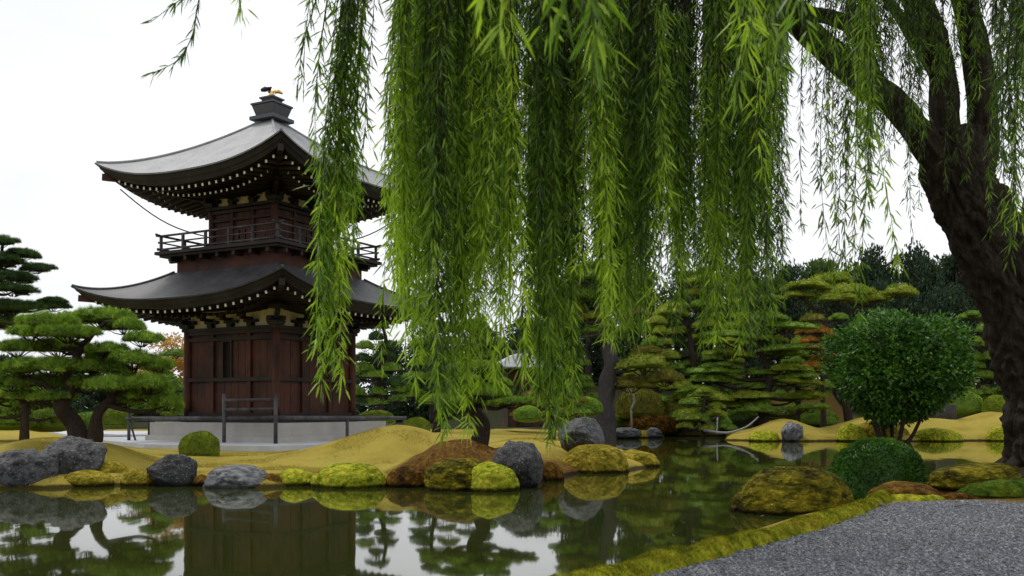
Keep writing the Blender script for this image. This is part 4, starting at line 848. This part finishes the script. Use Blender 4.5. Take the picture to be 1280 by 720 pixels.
def evergreen():
    Y = 43.5; b = P(1122, 552, Y); z0 = Hs(b.x, Y+.6); Y += .6; t = thing('evergreen_tree', (b.x, Y, z0), 'glossy dark green round-clipped evergreen with several thin stems at the far waterline', 'tree'); rng = np.random.default_rng(6)
    top = P(0, 397, Y).z-z0; bot = P(0, 524, Y).z-z0; hw = 77/F*Y; mb = MB(); n = 26000
    V, f3 = ico(4); V = V.copy(); e = .72
    def sup(N): return np.sign(N)*np.abs(N)**e
    c = np.array([(1128-1122)/F*Y, 0, (top+bot)/2]); R = np.array([hw*.98, hw*.9, (top-bot)/2])
    def shape(N):
        q = N/((np.abs(N)**3.0).sum(1)**(1/3.0))[:, None]; q = q*(1+.2*nz(N, 1.9, 4, 3)+.05*nz(N, 6, 8, 2))[:, None]
        q[:, :2] *= np.where(q[:, 2] < -.2, 1-.42*np.clip((-q[:, 2]-.2)/.8, 0, 1)**1.4, 1)[:, None]; return q
    core_ = shape(V)*.74*R+c; mb.add(core_, f3, None, 0)
    N = norm(rng.normal(size=(n, 3))); d = rng.uniform(.74, 1.03, n); Q = shape(N)*d[:, None]*R+c
    cl = nz(Q, 1.6, 3, 2); D = norm(N+rng.normal(size=(n, 3))*.8+[0, 0, .1]); oval(mb, Q, D, rng.uniform(.16, .28, n), rng.uniform(.09, .14, n), np.clip(.4+.35*cl+.35*(rng.normal(size=n)*.6)+.15, 0, 1), rng, Nr=N+rng.normal(size=(n, 3))*.5)
    mb.build('crown', M_GLOSSY, t)
    mb = MB()
    for k in range(7):
        a = k*2.4; r = .1; e_ = Vector((math.cos(a)*hw*.55*(.4+.6*(k % 3)/2), math.sin(a)*hw*.45, bot+.8)); mb.tube(spline([(math.cos(a)*r, math.sin(a)*r, -.25), (math.cos(a)*r*1.3, math.sin(a)*r, .5), (e_.x*.55, e_.y*.55, 1.1), e_], 12), np.linspace(.15, .06, 12), 8, .3, seed=k)
    mb.build('trunk', M_BARK_PINE, t, smooth=True)
evergreen()
def driftwood():
    b = P(905, 541, 46.5); t = MB(); t.tube(spline([P(880, 538, 50), P(908, 541, 49), P(932, 534, 49), P(948, 521, 49.5)], 16), np.linspace(.075, .04, 16), 8, .2); t.tube(spline([P(897, 522, 49.6), P(896, 543, 49.3)], 6), .04, 6, .2)
    tag(t.build('bleached_branch', M_BARK_PALE, smooth=True), 'bleached curved branch on props at the far waterline', 'branch')
    t = MB(); t.tube(spline([P(776, 482, 52), P(788, 488, 52), P(793, 500, 52), P(789, 512, 52)], 14), np.linspace(.06, .05, 14), 6, .2); t.tube([P(789, 510, 52), P(790, 540, 52.3)], .05, 6)
    tag(t.build('bent_branch', M_BARK_PALE, smooth=True), 'thin bent grey branch right of the tall grey trunk', 'branch')
driftwood()
def stump():
    c = P(1183, 530, 50); c.z = Hs(c.x, c.y); mb = MB(); mb.tube([(0, 0, -.2), (0, 0, .3), (0, 0, .8)], [.55, .5, .48], 20, .15, seed=4)
    o = mb.build('tree_stump', M_BARK_GREY, smooth=True, loc=(c.x, c.y, c.z)); tag(o, 'broad grey tree stump on the golden mound between evergreen and willow', 'stump')
stump()
def twigs():
    for px, py, a, l, lab, m in ((1207, 637, .1, .3, 'pale pinkish twig lying on the gravel below the willow', M_BARK_PALE), (1098, 627, -.5, .22, 'forked pale twig at the moss corner of the gravel', M_BARK_PALE)):
        p = P(px, py, 12.6); p.z = .235; mb = MB(); mb.tube(spline([(-l/2, 0, 0), (0, .02, .02), (l/2, -.01, .005)], 8), np.linspace(.016, .008, 8), 6); mb.tube(spline([(0, .02, .02), (l*.3, .08, .03)], 4), np.linspace(.008, .004, 4), 5)
        o = mb.build('twig', m, smooth=True, loc=p); o.rotation_euler = (0, 0, a); tag(o, lab, 'twig', 'fallen twigs')
twigs()
def fallen_leaves():
    rng = np.random.default_rng(12); n = 500; X = rng.uniform(.6, 8.5, n); Y = rng.uniform(6.8, 13.9, n); k = (X < .56*Y+.3) & (sdist(X, Y) > .15); X, Y = X[k], Y[k]; k = rng.random(len(X)) < .25; X, Y = X[k], Y[k]; n = len(X)
    Z = np.where(in_poly(X, Y, GRAV), .238, .36); mb = MB(); a = rng.uniform(0, 6.28, n); oval(mb, np.stack([X, Y, Z], 1), np.stack([np.cos(a), np.sin(a), rng.normal(size=n)*.15], 1), rng.uniform(.05, .1, n), rng.uniform(.01, .018, n), rng.random(n), rng, Nr=np.tile([0, 0, 1.], (n, 1))+rng.normal(size=(n, 3))*.2)
    def lm(nt, b, o): nt.links.new(ramp(nt, attr(nt), [(0, (.2, .1, .04)), (.5, (.35, .25, .08)), (1, (.42, .4, .3))]), b.inputs['Base Color']); b.inputs['Roughness'].default_value = .6
    tag(mb.build('fallen_leaves', mat('dry_leaves', lm)), 'scattered small dry willow leaves on the gravel and its moss edge', 'leaves', kind='stuff')
fallen_leaves()

# ------------------------------------------------------------------ the weeping willow
def willow():
    rng = np.random.default_rng(21); B = Vector((8.45, 14.6, .5)); t = thing('weeping_willow', B, 'huge weeping willow with dark ridged trunk and long hanging leafy strands', 'tree')
    def q(px, py, Y): return P(px, py, Y)-B
    def tube(mb, pts, r0, r1, n=24, rough=.22, k=8, seed=0, flare=0):
        s = spline(pts, k*len(pts)); r = np.linspace(r0, r1, len(s))
        if flare: r = r*(1+flare*np.exp(-np.linspace(0, 1, len(s))*14))
        mb.tube(s, r, n, rough, seed=seed, ridge=.24 if n > 19 else .05); return s
    limbs = []
    mb = MB()
    tube(mb, [q(1335, 625, 14.6), q(1318, 560, 14.6), q(1308, 490, 14.6), q(1290, 420, 14.6), q(1262, 350, 14.6), q(1225, 280, 14.6), q(1197, 225, 14.6), q(1190, 170, 14.7)], .68, .47, 110, .2, 18, 1, .35)
    for kk, (pts, r) in enumerate((([(8.1, 14.4), (7.4, 14.2), (6.8, 14.1), (6.2, 14.2)], .2), ([(8.3, 14.2), (7.8, 13.9), (7.5, 13.75)], .17), ([(8.9, 14.2), (8.9, 13.8), (9.1, 13.6)], .2), ([(8.0, 14.7), (7.3, 15.0), (6.7, 15.5)], .16), ([(7.9, 14.5), (7.2, 14.55), (6.5, 14.75)], .13))):
        g = [(x-B.x, y-B.y, Hs(x, y)-B.z+(.3 if i_ == 0 else .1-.05*i_)) for i_, (x, y) in enumerate(pts)]
        s_ = spline(g, 40); s_[:, 0] += .07*np.sin(np.linspace(0, 9, 40)+kk); mb.tube(s_, np.linspace(r, .04, 40), 14, .35, seed=kk, ridge=.1)
    mb.build('trunk', M_BARK, t, smooth=True)
    def limb(pts, r0, r1, seed, n=36):
        m = MB(); s = tube(m, [q(*p) for p in pts], r0, r1, n, .18, 8, seed); m.build('limb', M_BARK, t, smooth=True); limbs.append(s); return s
    limb([(1205, 250, 14.6), (1165, 190, 14.5), (1115, 128, 14.2), (1060, 84, 13.8), (1008, 38, 13.2), (950, -20, 12.2), (880, -80, 11), (800, -150, 9.8), (700, -230, 8.8), (560, -300, 8.0), (400, -370, 7.4)], .25, .07, 5)
    limb([(1195, 235, 14.6), (1182, 160, 14.7), (1178, 90, 14.6), (1160, 30, 14.2), (1130, -40, 13.6), (1060, -130, 12), (950, -240, 10.5), (800, -330, 9.2), (640, -400, 8.4)], .26, .06, 6)
    limb([(1215, 240, 14.6), (1228, 170, 14.6), (1224, 90, 14.5), (1210, 20, 14.4), (1190, -60, 14), (1180, -180, 12), (1150, -330, 10), (1080, -450, 8.5)], .27, .07, 7)
    limb([(1300, 430, 14.6), (1296, 350, 14.7), (1298, 270, 14.8), (1310, 180, 14.9), (1320, 100, 15), (1335, 0, 15), (1370, -120, 14.6), (1400, -260, 13.4)], .3, .08, 8)
    limb([(1125, 138, 14.2), (1092, 100, 14.3), (1070, 40, 14.4), (1040, 22, 14.6), (1000, 12, 14.9), (930, -30, 15.4), (840, -80, 16), (740, -110, 16.4)], .16, .05, 9, 14)
    limb([(1178, 100, 14.6), (1150, 60, 15), (1110, 0, 15.6), (1060, -60, 16.4)], .14, .04, 10, 14)
    limb([(1160, 30, 14.2), (1100, -120, 12), (1000, -420, 9.5), (900, -900, 7), (700, -2000, 4.5), (300, -6000, 2.2)], .2, .05, 11)  # unseen limb toward the camera, added so its leaves shade the curtain
    A = np.concatenate(limbs)
    bunches = []
    def bunch(xt, xb, yb, Y, rad, n, lf=1.0, kind=0, ytop=None): bunches.append((xt, xb, yb, Y, rad, n, lf, kind, ytop))
    # (x at the top of the frame, x at the tip, tip row, distance, radius m, strands, leafiness)
    for a in [(450, 410, 478, 6.3, .06, 17, 1.3), (466, 438, 330, 6.6, .04, 3, 1.0), (482, 452, 250, 7.2, .05, 2, .8), (428, 398, 215, 7.0, .05, 2, .8), (392, 372, 118, 7.0, .03, 1, .75), (502, 492, 455, 7.4, .11, 6, .9), (520, 505, 440, 6.6, .10, 10, 1.2), (540, 528, 490, 7.0, .11, 11, 1.2),
              (535, 512, 400, 6.9, .09, 8, 1.1), (556, 552, 530, 6.4, .11, 13, 1.3), (575, 570, 545, 6.8, .11, 13, 1.3), (598, 590, 500, 7.2, .12, 12, 1.2), (618, 618, 475, 6.6, .10, 12, 1.2), (642, 636, 425, 7.6, .09, 10, 1.2), (678, 668, 490, 7.0, .07, 9, 1.2), (690, 682, 548, 6.7, .12, 13, 1.3), (702, 692, 520, 7.5, .12, 12, 1.2),
              (722, 716, 505, 7.0, .08, 11, 1.2), (758, 752, 430, 6.6, .1, 12, 1.2), (778, 772, 420, 7.4, .11, 12, 1.2), (800, 796, 400, 7.0, .12, 12, 1.2), (826, 820, 385, 6.8, .10, 10, 1.2), (850, 846, 370, 7.6, .12, 12, 1.1), (902, 897, 400, 7.0, .07, 9, 1.1), (915, 904, 425, 7.8, .06, 7, 1.2), (948, 940, 420, 7.0, .10, 12, 1.2), (940, 932, 380, 8.0, .08, 8, 1.1),
              (968, 958, 360, 7.6, .11, 7, 1.0), (985, 978, 215, 6.5, .08, 7, 1.0), (1098, 1082, 395, 6.6, .06, 7, 1.1), (1075, 1064, 340, 7.2, .05, 4, 1.0), (1048, 1042, 360, 7.4, .03, 2, .9), (1266, 1254, 290, 8.2, .05, 3, 1.0), (1290, 1278, 320, 7.8, .1, 6, 1.0), (320, 300, 22, 7.4, .04, 2, .8)]: bunch(*a)
    # mid layer
    for i in range(46):
        x = 505+i*10.2+rng.uniform(-8, 8)
        if any(a < x < b for a, b in ((652, 672), (732, 748), (866, 892), (915, 930))): x += 22
        bunch(x+rng.uniform(0, 4), x-rng.uniform(0, 8), rng.uniform(330, 445) if not 615 < x < 675 else rng.uniform(330, 400), rng.uniform(8.2, 11), .11, 9, 1.15)
    for i in range(26):
        x = 560+i*15+rng.uniform(-5, 5)
        if any(a < x < b for a, b in ((648, 675), (728, 750), (862, 895), (912, 935))): continue
        bunch(x+rng.uniform(0, 4), x-rng.uniform(0, 4), rng.uniform(250, 420), rng.uniform(11, 15), .15, 9, 1.1)
    # sparse dark strands against the sky around the trunk
    for i in range(0, 26, 1):
        if i in (0, 13, 3, 8, 16): continue
        x = [1000, 1010, 1022, 1030, 1042, 1052, 1066, 1080, 1094, 1108, 1122, 1135, 1146, 1000, 985, 975, 1012, 1060, 1090, 1240, 1250, 1258, 1270, 1280, 1200, 1215][i]; bunch(x+rng.uniform(0, 10), x-rng.uniform(0, 10), rng.uniform(190, 310) if x < 1240 else rng.uniform(180, 300), rng.uniform(10.5, 14.2), .07, 2, .9)
    for i in range(6):
        x = [1078, 1092, 1104, 1150, 1275, 1285][i]; bunch(x, x-6, rng.uniform(90, 230), rng.uniform(9, 10.5), .1, 6, 1.1)
    for x in (1005, 1030, 1050, 1072, 1095, 1118, 1140, 1160, 1185, 1212, 1235, 1255, 1272): bunch(x, x-4, rng.uniform(40, 120), rng.uniform(10, 13), .16, 6, 1.1)
    # leaves close to the camera at the very top
    for a in [(640, 625, 40, 2.6, .05, 3, 1.0), (745, 738, 75, 2.8, .06, 4, 1.0), (720, 716, 50, 3.0, .05, 3, 1.0), (1010, 1000, 70, 3.6, .05, 3, .9), (960, 950, 130, 4.6, .06, 5, 1.0), (935, 930, 60, 4.2, .08, 5, 1.0)]: bunch(*a)
    lim = []
    for bi, (xt, xb, yb, Y, rad, n, lf, kind, ytop) in enumerate(bunches):
        ztop = (4.75 if Y < 8 else 6.0 if Y < 11 else 7.6)+rng.uniform(-.2, .5)
        if Y < 5: ztop = 3.6+rng.uniform(0, .3)
        top = Vector(((xt-640)/F*Y, Y, ztop)); bot = P(xb, yb, Y); fr = P(xt, 0, Y)
        mb = MB(); stems = []; PP = []; DD = []; TT = []; base_t = rng.uniform(.4, .8) if Y < 8 and xb < 760 else rng.uniform(.2, .62) if Y < 8 else rng.uniform(.02, .38)  # front leaves lighter, back and backlit strands darker: shade put into the tint
        for s in range(n):
            off = rng.normal(size=2)*rad*.6; off2 = off*.8+rng.normal(size=2)*rad*.35; ln = 1 if s == 0 else rng.uniform(.45, 1.0)**.6
            T0 = np.array([top.x+off[0], top.y+off[1], top.z+.1]); full = np.array([bot.x+off2[0], bot.y+off2[1], bot.z]); E = T0+(full-T0)*ln
            sway = rng.normal(size=2)*.06; K = 14; u = np.linspace(0, 1, K)[:, None]
            M_ = T0+(E-T0)*u; M_[:, :1] += ((np.sin(u*math.pi*1.3+rng.uniform(0, 3))-math.sin(0))*sway[0])*u; M_[:, 1:2] += (np.sin(u*math.pi*1.7+1)*sway[1])*u
            M_[:, 0] += (xt > xb)*(-.04)*np.sin(math.pi*u[:, 0])
            mb.tube(M_, np.linspace(.005, .0015, K), 3, cap=False, m=1)
            L_ = np.linalg.norm(E-T0); cnt = int(L_/.0155*lf); w_ = np.sort(rng.random(cnt)**.9); pos = np.stack([np.interp(w_, u[:, 0], M_[:, a]) for a in range(3)], 1)
            ang = rng.uniform(0, 2*math.pi, cnt); al = np.radians(rng.normal(34, 17, cnt)); al = np.clip(al, .1, 1.4)
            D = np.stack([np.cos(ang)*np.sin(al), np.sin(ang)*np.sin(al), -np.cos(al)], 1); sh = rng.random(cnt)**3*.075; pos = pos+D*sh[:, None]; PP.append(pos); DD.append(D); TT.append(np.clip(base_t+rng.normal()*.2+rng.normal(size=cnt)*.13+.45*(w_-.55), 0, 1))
        PP = np.concatenate(PP); DD = np.concatenate(DD); TT = np.concatenate(TT); c = len(PP)
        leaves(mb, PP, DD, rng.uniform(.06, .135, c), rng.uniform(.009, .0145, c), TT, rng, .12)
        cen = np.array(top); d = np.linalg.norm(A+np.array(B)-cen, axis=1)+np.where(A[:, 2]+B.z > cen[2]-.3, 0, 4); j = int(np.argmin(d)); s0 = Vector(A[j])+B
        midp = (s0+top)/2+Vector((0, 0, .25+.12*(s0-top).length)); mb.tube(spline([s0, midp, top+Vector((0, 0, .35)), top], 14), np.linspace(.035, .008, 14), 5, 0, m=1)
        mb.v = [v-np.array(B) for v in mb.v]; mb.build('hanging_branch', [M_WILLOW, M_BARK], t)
    # crown overhead, above the frame: leafy sprays along the limbs, thickened to shade the strands
    mb = MB(); k = rng.integers(0, len(A), 1500); C_ = A[k]; C_ = C_[(C_[:, 2]+B.z) > 6.6]; Q = np.repeat(C_, 45, 0); Q = Q+rng.normal(size=Q.shape)*[.9, .9, .45]+[0, 0, .6]
    n = len(Q); Yv = Q[:, 1]+B.y; fr = CH+HZ/F*Yv+.15; Q = Q[(Q[:, 2]+B.z) > fr]; n = len(Q)
    leaves(mb, Q, rng.normal(size=(n, 3))*[.6, .6, .4]+[0, 0, -.6], rng.uniform(.12, .2, n), rng.uniform(.02, .03, n), rng.random(n)*.6, rng, .1); mb.build('crown', M_WILLOW, t)
willow()
def far_spray():
    # leafy twigs of the same willow hanging into the upper left of the frame
    rng = np.random.default_rng(31); t = bpy.data.objects['weeping_willow']; B = np.array(t.location)
    for path, n in (([(262, -60, 6.5), (247, 8, 6.4), (240, 45, 6.35), (222, 75, 6.3), (190, 92, 6.3)], 60), ([(300, -60, 6.8), (262, -20, 6.7), (225, 0, 6.6), (188, 28, 6.6)], 40), ([(408, -40, 7), (392, 10, 7), (378, 60, 7), (372, 112, 7)], 50)):
        S_ = spline([P(*p) for p in path], 30); mb = MB(); mb.tube(S_, np.linspace(.006, .002, 30), 4, m=1)
        S0 = S_[0]; mb.tube(spline([S0, S0+[.4, .3, .8], S0+[1.8, .8, 1.6], S0+[3.6, 1.2, 2.2]], 12), np.linspace(.006, .03, 12), 5, m=1)
        w_ = np.sort(rng.random(n)); pos = np.stack([np.interp(w_, np.linspace(0, 1, 30), S_[:, a]) for a in range(3)], 1); tg = norm(np.gradient(S_, axis=0)); tt = np.stack([np.interp(w_, np.linspace(0, 1, 30), tg[:, a]) for a in range(3)], 1)
        D = tt+rng.normal(size=(n, 3))*.4+[0, 0, -.25]; leaves(mb, pos, D, rng.uniform(.07, .12, n), rng.uniform(.009, .014, n), rng.uniform(.1, .6, n), rng, .15)
        mb.v = [v-B for v in mb.v]; mb.build('hanging_branch', [M_WILLOW, M_BARK], t)
far_spray()
